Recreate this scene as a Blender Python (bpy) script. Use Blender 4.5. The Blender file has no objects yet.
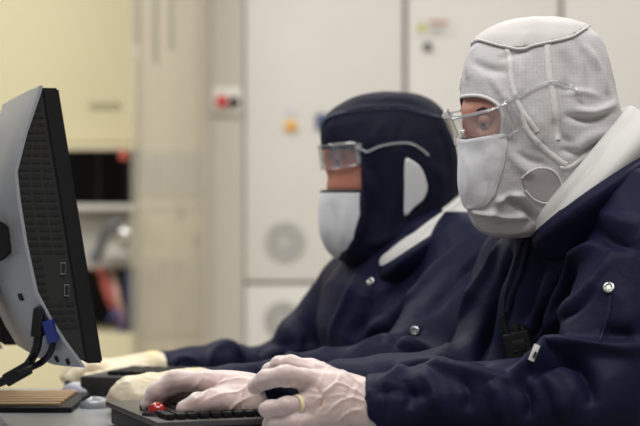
import bpy, bmesh, math, random
import numpy as np
from mathutils import Vector, Matrix, noise
from mathutils.bvhtree import BVHTree
import openvdb
random.seed(7)
R = math.radians
FPX, CZ = 1850.0, 1.03

# ------------------------------------------------------------------ camera, world, lights
cam_d = bpy.data.cameras.new('camera'); cam = bpy.data.objects.new('camera', cam_d)
bpy.context.scene.collection.objects.link(cam)
cam.location = (0, 0, CZ); cam.rotation_euler = (R(90), 0, 0)
cam_d.sensor_width = 36; cam_d.lens = FPX / 640 * 36; cam_d.clip_end = 60
cam_d.dof.use_dof = True; cam_d.dof.focus_distance = 2.36; cam_d.dof.aperture_fstop = 4.4
bpy.context.scene.camera = cam
S = bpy.context.scene
S.view_settings.view_transform = 'Standard'; S.view_settings.look = 'None'
S.view_settings.gamma = 1; S.view_settings.use_curve_mapping = False
S.view_settings.exposure = -0.14
S.cycles.use_denoising = True
S.cycles.max_bounces = 12; S.cycles.transparent_max_bounces = 16
w = bpy.data.worlds.new('world'); S.world = w; w.use_nodes = True
w.node_tree.nodes['Background'].inputs[0].default_value = (0.99, 0.99, 1.0, 1)
w.node_tree.nodes['Background'].inputs[1].default_value = 0.25

def area(name, loc, size, power, rot=(0, 0, 0), col=(1, 0.99, 0.975)):
    l = bpy.data.lights.new(name, 'AREA'); l.shape = 'RECTANGLE'
    l.size, l.size_y = size; l.energy = power; l.color = col
    o = bpy.data.objects.new(name, l); S.collection.objects.link(o)
    o.location = loc; o.rotation_euler = rot
area('ceiling_and_fill_light', (0.3, 1.3, 2.75), (1.8, 0.7), 46)
area('ceiling_and_fill_light', (-0.9, 2.7, 2.75), (0.6, 1.8), 32)
area('ceiling_and_fill_light', (1.3, 3.2, 2.75), (0.6, 1.8), 26)
area('ceiling_and_fill_light', (0.9, 4.5, 2.75), (2.4, 0.6), 38)
area('ceiling_and_fill_light', (-1.6, 4.6, 2.75), (1.8, 0.8), 52)  # extra fill lamp, added on the left to brighten the cream machine

# ------------------------------------------------------------------ helpers
def Q(px, py, D):
    """a place in the room: D metres deep, px/py measured on a level sight line"""
    return Vector(((px - 320) / FPX * D, D, CZ + (213 - py) / FPX * D))
def qn(px, py, D): return np.array(Q(px, py, D))
def V(*a): return Vector(a)

MATS = {}
def mat(name, col, rough=0.5, metal=0.0, bump=None, noise_amt=0.0, nscale=8, sheen=0, spec=0.5, emit=None, coat=0):
    if name in MATS: return MATS[name]
    m = bpy.data.materials.new(name); m.use_nodes = True; nt = m.node_tree; b = nt.nodes['Principled BSDF']
    b.inputs['Base Color'].default_value = (*col, 1); b.inputs['Roughness'].default_value = rough
    b.inputs['Metallic'].default_value = metal; b.inputs['Specular IOR Level'].default_value = spec
    b.inputs['Sheen Weight'].default_value = sheen; b.inputs['Coat Weight'].default_value = coat
    tc = nt.nodes.new('ShaderNodeTexCoord')
    if emit: b.inputs['Emission Color'].default_value = (*emit[0], 1); b.inputs['Emission Strength'].default_value = emit[1]
    n = nt.nodes.new('ShaderNodeTexNoise'); n.inputs['Scale'].default_value = nscale; n.inputs['Detail'].default_value = 4
    nt.links.new(tc.outputs['Object'], n.inputs['Vector'])
    mx = nt.nodes.new('ShaderNodeMixRGB'); mx.blend_type = 'MULTIPLY'; mx.inputs[0].default_value = 1
    mx.inputs[1].default_value = (*col, 1)
    rp = nt.nodes.new('ShaderNodeMapRange'); rp.inputs[3].default_value = 1 - (noise_amt or 0.03); rp.inputs[4].default_value = 1 + (noise_amt or 0.03)
    nt.links.new(n.outputs[0], rp.inputs[0]); nt.links.new(rp.outputs[0], mx.inputs[2])
    nt.links.new(mx.outputs[0], b.inputs['Base Color'])
    if bump:
        sc, st, dist = bump
        n2 = nt.nodes.new('ShaderNodeTexNoise'); n2.inputs['Scale'].default_value = sc; n2.inputs['Detail'].default_value = 3
        nt.links.new(tc.outputs['Object'], n2.inputs['Vector'])
        bp = nt.nodes.new('ShaderNodeBump'); bp.inputs['Strength'].default_value = st; bp.inputs['Distance'].default_value = dist
        nt.links.new(n2.outputs[0], bp.inputs['Height']); nt.links.new(bp.outputs[0], b.inputs['Normal'])
    MATS[name] = m; return m

def grid_fabric(name, col, line, period, wid=0.16, amt=0.24, trans=0.0):
    """woven cleanroom fabric with a fine conductive grid, on the mesh's UVs (metres)"""
    m = mat(name, col, 0.75, bump=(60, 0.45, 0.004), noise_amt=0.04, nscale=14)
    nt = m.node_tree; b = nt.nodes['Principled BSDF']
    uv = nt.nodes.new('ShaderNodeUVMap'); sp = nt.nodes.new('ShaderNodeSeparateXYZ'); nt.links.new(uv.outputs[0], sp.inputs[0])
    outs = []
    for i in (0, 1):
        a = nt.nodes.new('ShaderNodeMath'); a.operation = 'DIVIDE'; a.inputs[1].default_value = period
        f = nt.nodes.new('ShaderNodeMath'); f.operation = 'FRACT'
        c = nt.nodes.new('ShaderNodeMath'); c.operation = 'LESS_THAN'; c.inputs[1].default_value = wid
        nt.links.new(sp.outputs[i], a.inputs[0]); nt.links.new(a.outputs[0], f.inputs[0]); nt.links.new(f.outputs[0], c.inputs[0])
        outs.append(c)
    mxm = nt.nodes.new('ShaderNodeMath'); mxm.operation = 'MAXIMUM'
    nt.links.new(outs[0].outputs[0], mxm.inputs[0]); nt.links.new(outs[1].outputs[0], mxm.inputs[1])
    sc = nt.nodes.new('ShaderNodeMath'); sc.operation = 'MULTIPLY'; sc.inputs[1].default_value = amt
    nt.links.new(mxm.outputs[0], sc.inputs[0])
    mx = nt.nodes.new('ShaderNodeMixRGB'); mx.inputs[2].default_value = (*line, 1)
    src = b.inputs['Base Color'].links[0].from_socket
    nt.links.new(sc.outputs[0], mx.inputs[0]); nt.links.new(src, mx.inputs[1]); nt.links.new(mx.outputs[0], b.inputs['Base Color'])
    return m

def clear_mat(name, tint, gloss=0.12, opac=0.0, rough=0.08, col=(0.8, 0.8, 0.8), fres=1.0):
    m = bpy.data.materials.new(name); m.use_nodes = True; nt = m.node_tree; nt.nodes.clear()
    out = nt.nodes.new('ShaderNodeOutputMaterial'); tr = nt.nodes.new('ShaderNodeBsdfTransparent'); tr.inputs[0].default_value = (*tint, 1)
    gl = nt.nodes.new('ShaderNodeBsdfGlossy'); gl.inputs['Roughness'].default_value = rough
    df = nt.nodes.new('ShaderNodeBsdfDiffuse'); df.inputs[0].default_value = (*col, 1)
    fr = nt.nodes.new('ShaderNodeFresnel'); fr.inputs[0].default_value = 1.5
    ad = nt.nodes.new('ShaderNodeMath'); ad.operation = 'ADD'; ad.inputs[1].default_value = gloss; sc_ = nt.nodes.new('ShaderNodeMath'); sc_.operation = 'MULTIPLY'; sc_.inputs[1].default_value = fres; nt.links.new(fr.outputs[0], sc_.inputs[0]); nt.links.new(sc_.outputs[0], ad.inputs[0])
    m1 = nt.nodes.new('ShaderNodeMixShader'); m1.inputs[0].default_value = opac
    nt.links.new(tr.outputs[0], m1.inputs[1]); nt.links.new(df.outputs[0], m1.inputs[2])
    m2 = nt.nodes.new('ShaderNodeMixShader'); nt.links.new(ad.outputs[0], m2.inputs[0])
    nt.links.new(m1.outputs[0], m2.inputs[1]); nt.links.new(gl.outputs[0], m2.inputs[2]); nt.links.new(m2.outputs[0], out.inputs[0])
    MATS[name] = m; return m

def glove_mat(name, col, opac, bump=(0.6, 0.002)):
    m = bpy.data.materials.new(name); m.use_nodes = True; nt = m.node_tree; b = nt.nodes['Principled BSDF']
    out = nt.nodes['Material Output']
    b.inputs['Base Color'].default_value = (*col, 1); b.inputs['Roughness'].default_value = 0.32
    b.inputs['Subsurface Weight'].default_value = 0.0
    tc = nt.nodes.new('ShaderNodeTexCoord'); n = nt.nodes.new('ShaderNodeTexNoise'); n.inputs['Scale'].default_value = 45; n.inputs['Detail'].default_value = 3
    n.inputs['Distortion'].default_value = 0.6
    nt.links.new(tc.outputs['Object'], n.inputs[0])
    bp = nt.nodes.new('ShaderNodeBump'); bp.inputs['Strength'].default_value = bump[0]; bp.inputs['Distance'].default_value = bump[1]
    nt.links.new(n.outputs[0], bp.inputs['Height']); nt.links.new(bp.outputs[0], b.inputs['Normal'])
    tr = nt.nodes.new('ShaderNodeBsdfTransparent'); mx = nt.nodes.new('ShaderNodeMixShader')
    lw = nt.nodes.new('ShaderNodeLayerWeight'); lw.inputs[0].default_value = 0.35
    mr = nt.nodes.new('ShaderNodeMapRange'); mr.inputs[3].default_value = opac; mr.inputs[4].default_value = 1.0
    nt.links.new(lw.outputs['Facing'], mr.inputs[0]); nt.links.new(mr.outputs[0], mx.inputs[0])
    nt.links.new(tr.outputs[0], mx.inputs[1]); nt.links.new(b.outputs[0], mx.inputs[2]); nt.links.new(mx.outputs[0], out.inputs[0])
    MATS[name] = m; return m

def skin_mat(name, col):
    m = mat(name, col, 0.5, bump=(220, 0.15, 0.001), noise_amt=0.10, nscale=25)
    b = m.node_tree.nodes['Principled BSDF']; b.inputs['Subsurface Weight'].default_value = 0.15
    b.inputs['Subsurface Radius'].default_value = (0.01, 0.004, 0.002); b.inputs['Subsurface Scale'].default_value = 0.5
    return m

NAVY = mat('navy_cloth', (0.0078, 0.0090, 0.0275), 0.55, bump=(30, 0.35, 0.007), spec=0.09, noise_amt=0.12, nscale=6)
NAVYH = mat('navy_hood_cloth', (0.0052, 0.006, 0.018), 0.65, bump=(45, 0.4, 0.004), spec=0.12)
NAVYE = mat('navy_seam', (0.013, 0.015, 0.038), 0.5, spec=0.2)
WGRID = grid_fabric('white_grid_fabric', (0.52, 0.50, 0.505), (0.28, 0.27, 0.29), 0.0042)
WSOFT = mat('white_soft_fabric', (0.54, 0.525, 0.51), 0.8, bump=(30, 0.3, 0.004))
WTRIM = mat('white_seam_tape', (0.62, 0.595, 0.585), 0.75, bump=(260, 0.5, 0.0015))
WMASK = mat('white_mask_fabric', (0.60, 0.60, 0.62), 0.8, bump=(50, 0.3, 0.003))
GREYPATCH = mat('grey_ear_mesh', (0.34, 0.315, 0.315), 0.8, bump=(200, 0.4, 0.001))
SKIN1 = skin_mat('skin_ruddy', (0.40, 0.19, 0.14))
SKIN2 = skin_mat('skin_warm', (0.40, 0.16, 0.11))
GLOVE_P = glove_mat('translucent_pink_glove', (0.78, 0.685, 0.66), 0.42)
GLOVE_C = glove_mat('cream_glove', (0.74, 0.64, 0.46), 0.85)
LENS = clear_mat('clear_lens', (0.95, 0.95, 0.95), 0.05, 0.05, 0.10, (0.75, 0.75, 0.77), fres=0.22)
CLEARP = clear_mat('clear_plastic_frame', (0.86, 0.86, 0.87), 0.08, 0.24, 0.12, (0.75, 0.75, 0.77), fres=0.4)
BLACK = mat('black_plastic', (0.008, 0.008, 0.009), 0.5, spec=0.22, bump=(300, 0.2, 0.0005))
BLACKV = mat('black_recess', (0.002, 0.002, 0.002), 0.8)
DKGREY = mat('dark_grey_plastic', (0.022, 0.0215, 0.021), 0.5, spec=0.25, bump=(300, 0.2, 0.0005))
SILVER = mat('silver_plastic', (0.30, 0.31, 0.33), 0.42, metal=0.25)
CHROME = mat('bright_metal', (0.7, 0.7, 0.7), 0.22, metal=1.0)
STEEL = mat('snap_steel', (0.45, 0.45, 0.45), 0.35, metal=1.0)
BLUE = mat('blue_plug', (0.008, 0.016, 0.14), 0.4)
RED = mat('red_ball', (0.30, 0.006, 0.008), 0.15, coat=0.5)
EYEW = mat('eye_white', (0.45, 0.40, 0.38), 0.2); IRIS = mat('dark_iris', (0.03, 0.018, 0.012), 0.15)
HAIRM = mat('dark_brow_hair', (0.04, 0.02, 0.015), 0.7)

def setp(o, label=None, cat=None, group=None, kind=None):
    if label: o['label'] = label
    if cat: o['category'] = cat
    if group: o['group'] = group
    if kind: o['kind'] = kind
    return o
def empty(name, loc, label, cat, group=None):
    o = bpy.data.objects.new(name, None); o.empty_display_size = 0.05; S.collection.objects.link(o); o.location = loc
    return setp(o, label, cat, group)
def link(name, me, m, parent=None, smooth=True):
    o = bpy.data.objects.new(name, me); S.collection.objects.link(o)
    for mm in (m if isinstance(m, (list, tuple)) else [m]):
        if mm: me.materials.append(mm)
    if smooth: me.polygons.foreach_set('use_smooth', [True] * len(me.polygons))
    if parent:
        o.parent = parent; o.matrix_parent_inverse = parent_world(parent).inverted()
    me.update(); return o
def parent_world(p):
    m = Matrix.LocRotScale(p.location, p.rotation_euler, p.scale)
    if p.parent: m = parent_world(p.parent) @ p.matrix_parent_inverse @ m
    return m
def mesh_np(name, v, f):
    me = bpy.data.meshes.new(name); me.from_pydata([tuple(a) for a in v], [], [tuple(int(i) for i in a) for a in f]); me.update(); return me
class MB:
    """collects shapes for one mesh"""
    def __init__(s): s.bm = bmesh.new(); s.mi = 0
    def _tag(s, n0):
        s.bm.faces.ensure_lookup_table()
        for f in s.bm.faces[n0:]: f.material_index = s.mi
    def box(s, c, size, rot=None, bev=0.0):
        n0 = len(s.bm.faces); t = bmesh.new()
        bmesh.ops.create_cube(t, size=1, matrix=Matrix.LocRotScale(None, None, Vector(size)))
        if bev: bmesh.ops.bevel(t, geom=t.edges[:], offset=bev, segments=2, affect='EDGES', profile=0.6)
        M = Matrix.Translation(c) @ (rot.to_4x4() if rot is not None else Matrix())
        t.transform(M); s._merge(t); s._tag(n0); return s
    def _merge(s, t):
        me = bpy.data.meshes.new('t'); t.to_mesh(me); s.bm.from_mesh(me); bpy.data.meshes.remove(me); t.free()
    def cyl(s, a, b, r, r2=None, seg=20, bev=0):
        n0 = len(s.bm.faces); a, b = Vector(a), Vector(b); d = b - a; t = bmesh.new()
        bmesh.ops.create_cone(t, cap_ends=True, segments=seg, radius1=r, radius2=r if r2 is None else r2, depth=d.length)
        if bev: bmesh.ops.bevel(t, geom=[e for e in t.edges if len(e.link_faces) == 2 and any(len(f.verts) > 4 for f in e.link_faces)], offset=bev, segments=2, affect='EDGES')
        t.transform(Matrix.Translation((a + b) / 2) @ d.to_track_quat('Z', 'Y').to_matrix().to_4x4()); s._merge(t); s._tag(n0); return s
    def ball(s, c, r, sc=(1, 1, 1), seg=20, rot=None):
        n0 = len(s.bm.faces); t = bmesh.new(); bmesh.ops.create_uvsphere(t, u_segments=seg, v_segments=seg // 2 + 2, radius=r)
        t.transform(Matrix.Translation(c) @ (rot.to_4x4() if rot is not None else Matrix()) @ Matrix.LocRotScale(None, None, Vector(sc))); s._merge(t); s._tag(n0); return s
    def tube(s, pts, r, seg=8, closed=False, flat=None):
        n0 = len(s.bm.faces); pts = [Vector(p) for p in pts]; n = len(pts); rings = []
        up = Vector((0, 0, 1)); prev = None
        for i, p in enumerate(pts):
            a = pts[(i - 1) % n] if (closed or i > 0) else p; b = pts[(i + 1) % n] if (closed or i < n - 1) else p
            d = (b - a).normalized()
            if prev is None: prev = d.orthogonal().normalized()
            u = (prev - d * prev.dot(d)); u = u.normalized() if u.length > 1e-6 else d.orthogonal().normalized(); prev = u
            v = d.cross(u); rr = r[i] if isinstance(r, (list, tuple)) else r
            rings.append([s.bm.verts.new(p + (u * math.cos(2 * math.pi * k / seg) + v * math.sin(2 * math.pi * k / seg)) * rr) for k in range(seg)])
        for i in range(n if closed else n - 1):
            A, B = rings[i], rings[(i + 1) % n]
            for k in range(seg):
                s.bm.faces.new((A[k], A[(k + 1) % seg], B[(k + 1) % seg], B[k]))
        if not closed:
            s.bm.faces.new(rings[0][::-1]); s.bm.faces.new(rings[-1])
        s._tag(n0); return s
    def prism(s, poly, a0, a1, plane='xz', bev=0):
        """poly of 2D points extruded between a0 and a1 along the third axis"""
        n0 = len(s.bm.faces)
        def P(p, a): return (p[0], a, p[1]) if plane == 'xz' else ((p[0], p[1], a) if plane == 'xy' else (a, p[0], p[1]))
        A = [s.bm.verts.new(P(p, a0)) for p in poly]; B = [s.bm.verts.new(P(p, a1)) for p in poly]; n = len(poly)
        s.bm.faces.new(A[::-1]); s.bm.faces.new(B)
        for k in range(n): s.bm.faces.new((A[k], A[(k + 1) % n], B[(k + 1) % n], B[k]))
        s._tag(n0); return s
    def build(s, name, m, parent=None, smooth=True, angle=40, xf=None):
        if xf is not None: s.bm.transform(xf)
        bmesh.ops.recalc_face_normals(s.bm, faces=s.bm.faces[:])
        me = bpy.data.meshes.new(name); s.bm.to_mesh(me); s.bm.free()
        o = link(name, me, m, parent, smooth)
        if smooth: me.set_sharp_from_angle(angle=R(angle))
        return o
def smooth_line(pts, n=10, closed=False):
    P = [np.array(p, float) for p in pts]; out = []; N = len(P)
    for i in range(N if closed else N - 1):
        p1, p2 = P[i], P[(i + 1) % N]
        p0 = P[(i - 1) % N] if (closed or i > 0) else 2 * p1 - p2
        p3 = P[(i + 2) % N] if (closed or i < N - 2) else 2 * p2 - p1
        for k in range(n):
            t = k / n
            out.append(0.5 * ((2 * p1) + (-p0 + p2) * t + (2 * p0 - 5 * p1 + 4 * p2 - p3) * t * t + (-p0 + 3 * p1 - 3 * p2 + p3) * t ** 3))
    if not closed: out.append(P[-1])
    return out

# ------------------------------------------------------------------ smooth solids from distance fields
def cone(a, b, ra, rb, k=0.02, op='u', flat=False):
    return dict(t='c', a=np.array(a, float), b=np.array(b, float), ra=ra, rb=rb, k=k, op=op, flat=flat)
def ell(c, r, k=0.02, op='u', rot=None):
    return dict(t='e', c=np.array(c, float), r=np.array(r, float), k=k, op=op, M=np.array(rot.to_3x3().transposed()) if rot is not None else None)
def pd(p, X):
    if p['t'] == 'c':
        ab = p['b'] - p['a']; L2 = ab @ ab; pa = X - p['a']; tr = (pa @ ab) / L2; t = np.clip(tr, 0, 1)
        d = np.linalg.norm(pa - t[..., None] * ab, axis=-1) - (p['ra'] + (p['rb'] - p['ra']) * t)
        if p['flat']: d = np.maximum(d, -tr * math.sqrt(L2))
        return d
    q = X - p['c']
    if p['M'] is not None: q = q @ p['M'].T
    k0 = np.linalg.norm(q / p['r'], axis=-1); k1 = np.linalg.norm(q / (p['r'] ** 2), axis=-1)
    return k0 * (k0 - 1.0) / np.maximum(k1, 1e-9)
def combine(prims, X, grow=0.0):
    d = None
    for p in prims:
        e = pd(p, X); k = p['k']
        if p['op'] == 'u':
            if d is None: d = e; continue
            h = np.maximum(k - np.abs(d - e), 0) / max(k, 1e-6); d = np.minimum(d, e) - h * h * k * 0.25
        else:
            e = -e; h = np.maximum(k - np.abs(d - e), 0) / max(k, 1e-6); d = np.maximum(d, e) + h * h * k * 0.25
    return d - grow
def sdf_mesh(name, prims, h, grow=0.0):
    lo = np.full(3, 1e9); hi = np.full(3, -1e9)
    for p in prims:
        if p['op'] != 'u': continue
        if p['t'] == 'c':
            for e, r in ((p['a'], p['ra']), (p['b'], p['rb'])): lo = np.minimum(lo, e - r); hi = np.maximum(hi, e + r)
        else: r = max(p['r']); lo = np.minimum(lo, p['c'] - r); hi = np.maximum(hi, p['c'] + r)
    lo -= grow + 5 * h; hi += grow + 5 * h
    B = 16; nb = np.ceil((hi - lo) / (h * B)).astype(int); arr = np.full(tuple(nb * B), 4 * h, np.float32)
    g = np.stack(np.meshgrid(*[np.arange(B)] * 3, indexing='ij'), -1).reshape(-1, 3) * h
    Rb = B * h * 0.5 * math.sqrt(3)
    cs = np.stack(np.meshgrid(*[np.arange(n) for n in nb], indexing='ij'), -1).reshape(-1, 3)
    C = lo + (cs + 0.5) * B * h
    D = np.stack([pd(p, C) for p in prims]); tot = combine(prims, C, grow)
    isu = np.array([p['op'] == 'u' for p in prims]); kk = np.array([p['k'] for p in prims])
    for i in range(len(C)):
        sl = tuple(slice(cs[i][j] * B, cs[i][j] * B + B) for j in range(3))
        if abs(tot[i]) > 1.6 * Rb + 0.04: arr[sl] = 4 * h if tot[i] > 0 else -4 * h; continue
        m = D[isu, i].min()
        act = np.where(isu, D[:, i] < m + 2.2 * Rb + kk * 1.5 + 0.02, D[:, i] < 1.6 * Rb + kk + 0.02)
        sub = [p for p, a in zip(prims, act) if a]
        if not sub or sub[0]['op'] != 'u': sub = prims
        arr[sl] = np.clip(combine(sub, lo + cs[i] * B * h + g, grow), -4 * h, 4 * h).reshape(B, B, B)
    vg = openvdb.FloatGrid(4 * h); vg.copyFromArray(arr); vg.gridClass = openvdb.GridClass.LEVEL_SET
    pts, tris, quads = vg.convertToPolygons(0.0, 0.0)
    v = pts * h + lo
    f = [q[::-1] for q in quads] + [t[::-1] for t in tris]
    # vdb quads face outward once flipped; fixed again below
    me = mesh_np(name, v, f); bm = bmesh.new(); bm.from_mesh(me); bmesh.ops.recalc_face_normals(bm, faces=bm.faces[:]); bm.to_mesh(me); bm.free()
    return me
def getv(me):
    a = np.empty(len(me.vertices) * 3); me.vertices.foreach_get('co', a); return a.reshape(-1, 3)
def setv(me, v): me.vertices.foreach_set('co', v.ravel()); me.update()
def vnorm(me):
    a = np.empty(len(me.vertices) * 3); me.vertex_normals.foreach_get('vector', a); return a.reshape(-1, 3)
def vnoise(v, sc, seed=0, stretch=(1, 1, 1)):
    st = np.array(stretch); return np.array([noise.noise(Vector(p * sc * st + seed)) for p in v])
def bvh_of(me): return BVHTree.FromPolygons([v.co for v in me.vertices], [p.vertices[:] for p in me.polygons])
def hit(bvh, px, py):
    o = Vector((0, 0, CZ)); d = (Q(px, py, 1) - o).normalized(); loc, nr, i, dist = bvh.ray_cast(o, d)
    return loc, nr
def line_on(bvh, pts, n=8, off=0.0):
    out = []
    for p in smooth_line(pts, n):
        loc, nr = hit(bvh, p[0], p[1])
        if loc is not None:
            if nr.dot(loc - Vector((0, 0, CZ))) > 0: nr = -nr
            out.append(loc + nr * off)
    return out
def folds(me, specs, passes=1):
    """cloth folds: each a line on the garment, raised (h>0) or sunken (h<0)"""
    bvh = bvh_of(me); v = getv(me); N = vnorm(me); disp = np.zeros(len(v))
    for pts, wd, h in specs:
        L = line_on(bvh, pts, 8)
        if len(L) < 3: continue
        L = np.array([tuple(p) for p in L]); lo = L.min(0) - 3 * wd; hi = L.max(0) + 3 * wd
        idx = np.where(np.all((v > lo) & (v < hi), axis=1))[0]
        if len(idx) == 0: continue
        dd = np.full(len(idx), 1e9); tt = np.zeros(len(idx))
        for i in range(len(L) - 1):
            ab = L[i + 1] - L[i]
            if ab @ ab < 1e-12 or ab @ ab > 0.03 ** 2: continue
            pa = v[idx] - L[i]; t = np.clip(pa @ ab / (ab @ ab), 0, 1)
            d = np.linalg.norm(pa - t[:, None] * ab, axis=1); m = d < dd; dd[m] = d[m]; tt[m] = (i + t[m]) / (len(L) - 1)
        tap = np.clip(np.minimum(tt, 1 - tt) * 4, 0, 1) ** 0.7 * 0.85 + 0.15
        disp[idx] += h * tap * np.exp(-(dd / wd) ** 2)
    setv(me, v + N * disp[:, None])

def ring_loft(name, rings, closed_top=False, closed_bot=False):
    n = len(rings[0]); v = [p for r in rings for p in r]; f = []
    for i in range(len(rings) - 1):
        for k in range(n): f.append((i * n + k, i * n + (k + 1) % n, (i + 1) * n + (k + 1) % n, (i + 1) * n + k))
    if closed_top: f.append(tuple(range(n))[::-1])
    if closed_bot: f.append(tuple((len(rings) - 1) * n + k for k in range(n)))
    return v, f

class Head:
    """hooded head as a stack of egg-shaped level sections"""
    NT, NR = 200, 170
    def __init__(s, rows, D, yaw, egg=0.28, pw=2.2):
        rows = sorted(rows); ys = [r[0] for r in rows]
        t = np.linspace(0, 1, s.NR); arc = [0]
        for a, b in zip(rows[:-1], rows[1:]): arc.append(arc[-1] + math.hypot(b[0] - a[0], (b[1] - a[1]) * 0.5 + (b[2] - a[2]) * 0.3))
        arc = np.array(arc) / arc[-1]
        def itp(vals):
            c = np.array(smooth_line([(a, q) for a, q in zip(arc, vals)], 12)); return np.interp(t, c[:, 0], c[:, 1])
        py, xl, xr, w = itp(ys), itp([r[1] for r in rows]), itp([r[2] for r in rows]), itp([r[3] for r in rows])
        th = np.linspace(-math.pi, math.pi, s.NT, endpoint=False); s.th = th
        c, sn = np.cos(th), np.sin(th)
        rad = (np.abs(c) ** pw + np.abs(sn) ** pw) ** (-1 / pw)
        fx = rad * c * 1.12; sy = rad * sn * (1 - egg * (c + 0.2))
        f = np.array([-math.cos(yaw), -math.sin(yaw)]); sd = np.array([math.sin(yaw), -math.cos(yaw)])
        ux = fx * f[0] + sy * sd[0]; uy = fx * f[1] + sy * sd[1]
        s.P = np.zeros((s.NR, s.NT, 3)); mn, mx = ux.min(), ux.max(); hy = (uy.max() - uy.min()) / 2
        for i in range(s.NR):
            X0 = (xl[i] - 320) / FPX * D; X1 = (xr[i] - 320) / FPX * D
            s.P[i, :, 0] = X0 + (ux - mn) / (mx - mn) * (X1 - X0)
            s.P[i, :, 1] = D + (uy - (uy.max() + uy.min()) / 2) / hy * w[i]
            s.P[i, :, 2] = CZ + (213 - py[i]) / FPX * D
        s.D = D
    def surf(s, th, py, off=0.0):
        """point on the hood surface at a turn angle and level"""
        if not hasattr(s, 'py'): s.N = s.normals(); s.py = 213 - (s.P[:, 0, 2] - CZ) / s.D * FPX
        i = float(np.interp(py, s.py, np.arange(s.NR))); j = (th + math.pi) / (2 * math.pi) * s.NT
        i0 = min(int(i), s.NR - 2); j0 = int(math.floor(j)); fi, fj = i - i0, j - j0; a = j0 % s.NT; b = (j0 + 1) % s.NT
        def bl(A): return (A[i0, a] * (1 - fj) + A[i0, b] * fj) * (1 - fi) + (A[i0 + 1, a] * (1 - fj) + A[i0 + 1, b] * fj) * fi
        return bl(s.P) + bl(s.N) * off
    def theta_at(s, px, py):
        t = np.linspace(0.0, math.pi * 0.62, 60); X = np.array([(lambda q: 320 + q[0] / q[1] * FPX)(s.surf(a, py)) for a in t])
        return float(np.interp(px, np.maximum.accumulate(X), t))
    def normals(s):
        du = np.roll(s.P, -1, 1) - np.roll(s.P, 1, 1); dv = np.gradient(s.P, axis=0)
        n = np.cross(du, dv); n /= np.linalg.norm(n, axis=-1, keepdims=True) + 1e-12
        c = s.P.mean((0, 1)); 
        if ((n * (s.P - c)).sum(-1) < 0).mean() > 0.5: n = -n
        return n
    def px(s, P=None):
        P = s.P if P is None else P
        return 320 + P[..., 0] / P[..., 1] * FPX, 213 - (P[..., 2] - CZ) / P[..., 1] * FPX
    def inside(s, poly, mirror=True):
        """grid points in a pixel polygon on the near half, mirrored to the far half"""
        X, Y = s.px(); 
        if mirror:
            half = s.NT // 2; idx = np.arange(s.NT); mi = np.where(s.th < 0, (s.NT - idx) % s.NT, idx); X = X[:, mi]; Y = Y[:, mi]
        ins = np.zeros(X.shape, bool); n = len(poly)
        for i in range(n):
            x1, y1 = poly[i]; x2, y2 = poly[(i + 1) % n]
            cnd = (y1 > Y) != (y2 > Y)
            with np.errstate(divide='ignore', invalid='ignore'): ins ^= cnd & (X < (x2 - x1) * (Y - y1) / (y2 - y1 + 1e-12) + x1)
        return ins
    def mesh(s, name, keep=None, off=0.0, bottom=False):
        P = s.P + s.normals() * (off if np.isscalar(off) else off[..., None]); NR, NT = s.NR, s.NT
        v = P.reshape(-1, 3); f = []; uvs = []
        for i in range(NR - 1):
            for k in range(NT):
                k2 = (k + 1) % NT
                if keep is not None and not (keep[i, k] and keep[i, k2] and keep[i + 1, k] and keep[i + 1, k2]): continue
                f.append((i * NT + k, i * NT + k2, (i + 1) * NT + k2, (i + 1) * NT + k))
        if keep is None or keep[0].all(): f.append(tuple(range(NT))[::-1])
        me = mesh_np(name, v, f)
        uv = me.uv_layers.new(name='UVMap'); r = 0.09
        per = np.array([[(s.th[k % NT]) * r, s.P[i, 0, 2]] for i in range(NR) for k in range(NT)])
        li = np.empty(len(me.loops), int); me.loops.foreach_get('vertex_index', li)
        U = per[li]; starts = np.empty(len(me.polygons), int); me.polygons.foreach_get('loop_start', starts)
        tot = np.empty(len(me.polygons), int); me.polygons.foreach_get('loop_total', tot)
        for a, c in zip(starts, tot):
            q = U[a:a + c, 0]
            if c == 4 and q.max() - q.min() > r * 3: q[q < 0] += 2 * math.pi * r
        uv.data.foreach_set('uv', U.ravel())
        bm = bmesh.new(); bm.from_mesh(me); bmesh.ops.delete(bm, geom=[x for x in bm.verts if not x.link_faces], context='VERTS')
        bmesh.ops.recalc_face_normals(bm, faces=bm.faces[:]); bm.to_mesh(me); bm.free()
        return me

def solidify(o, t, off=-1):
    md = o.modifiers.new('thickness', 'SOLIDIFY'); md.thickness = t; md.offset = off; return o
# ------------------------------------------------------------------ the room
def struct(name, mb, m, angle=40): o = mb.build(name, m, None, angle=angle); o['kind'] = 'structure'; return o
FLOORM = mat('floor_vinyl', (0.50, 0.45, 0.34), 0.35, noise_amt=0.05, nscale=3)
WALLM = mat('wall_paint', (0.60, 0.57, 0.52), 0.7)
struct('floor', MB().box((0, 3.7, -0.05), (9, 9.4, 0.1)), FLOORM)
struct('wall_back', MB().box((0, 8.0, 1.4), (9, 0.1, 2.8)), WALLM)
struct('ceiling', MB().box((0, 3.7, 2.9), (9, 9.4, 0.1)), mat('ceiling_tile', (0.75, 0.74, 0.70), 0.8))

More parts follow.
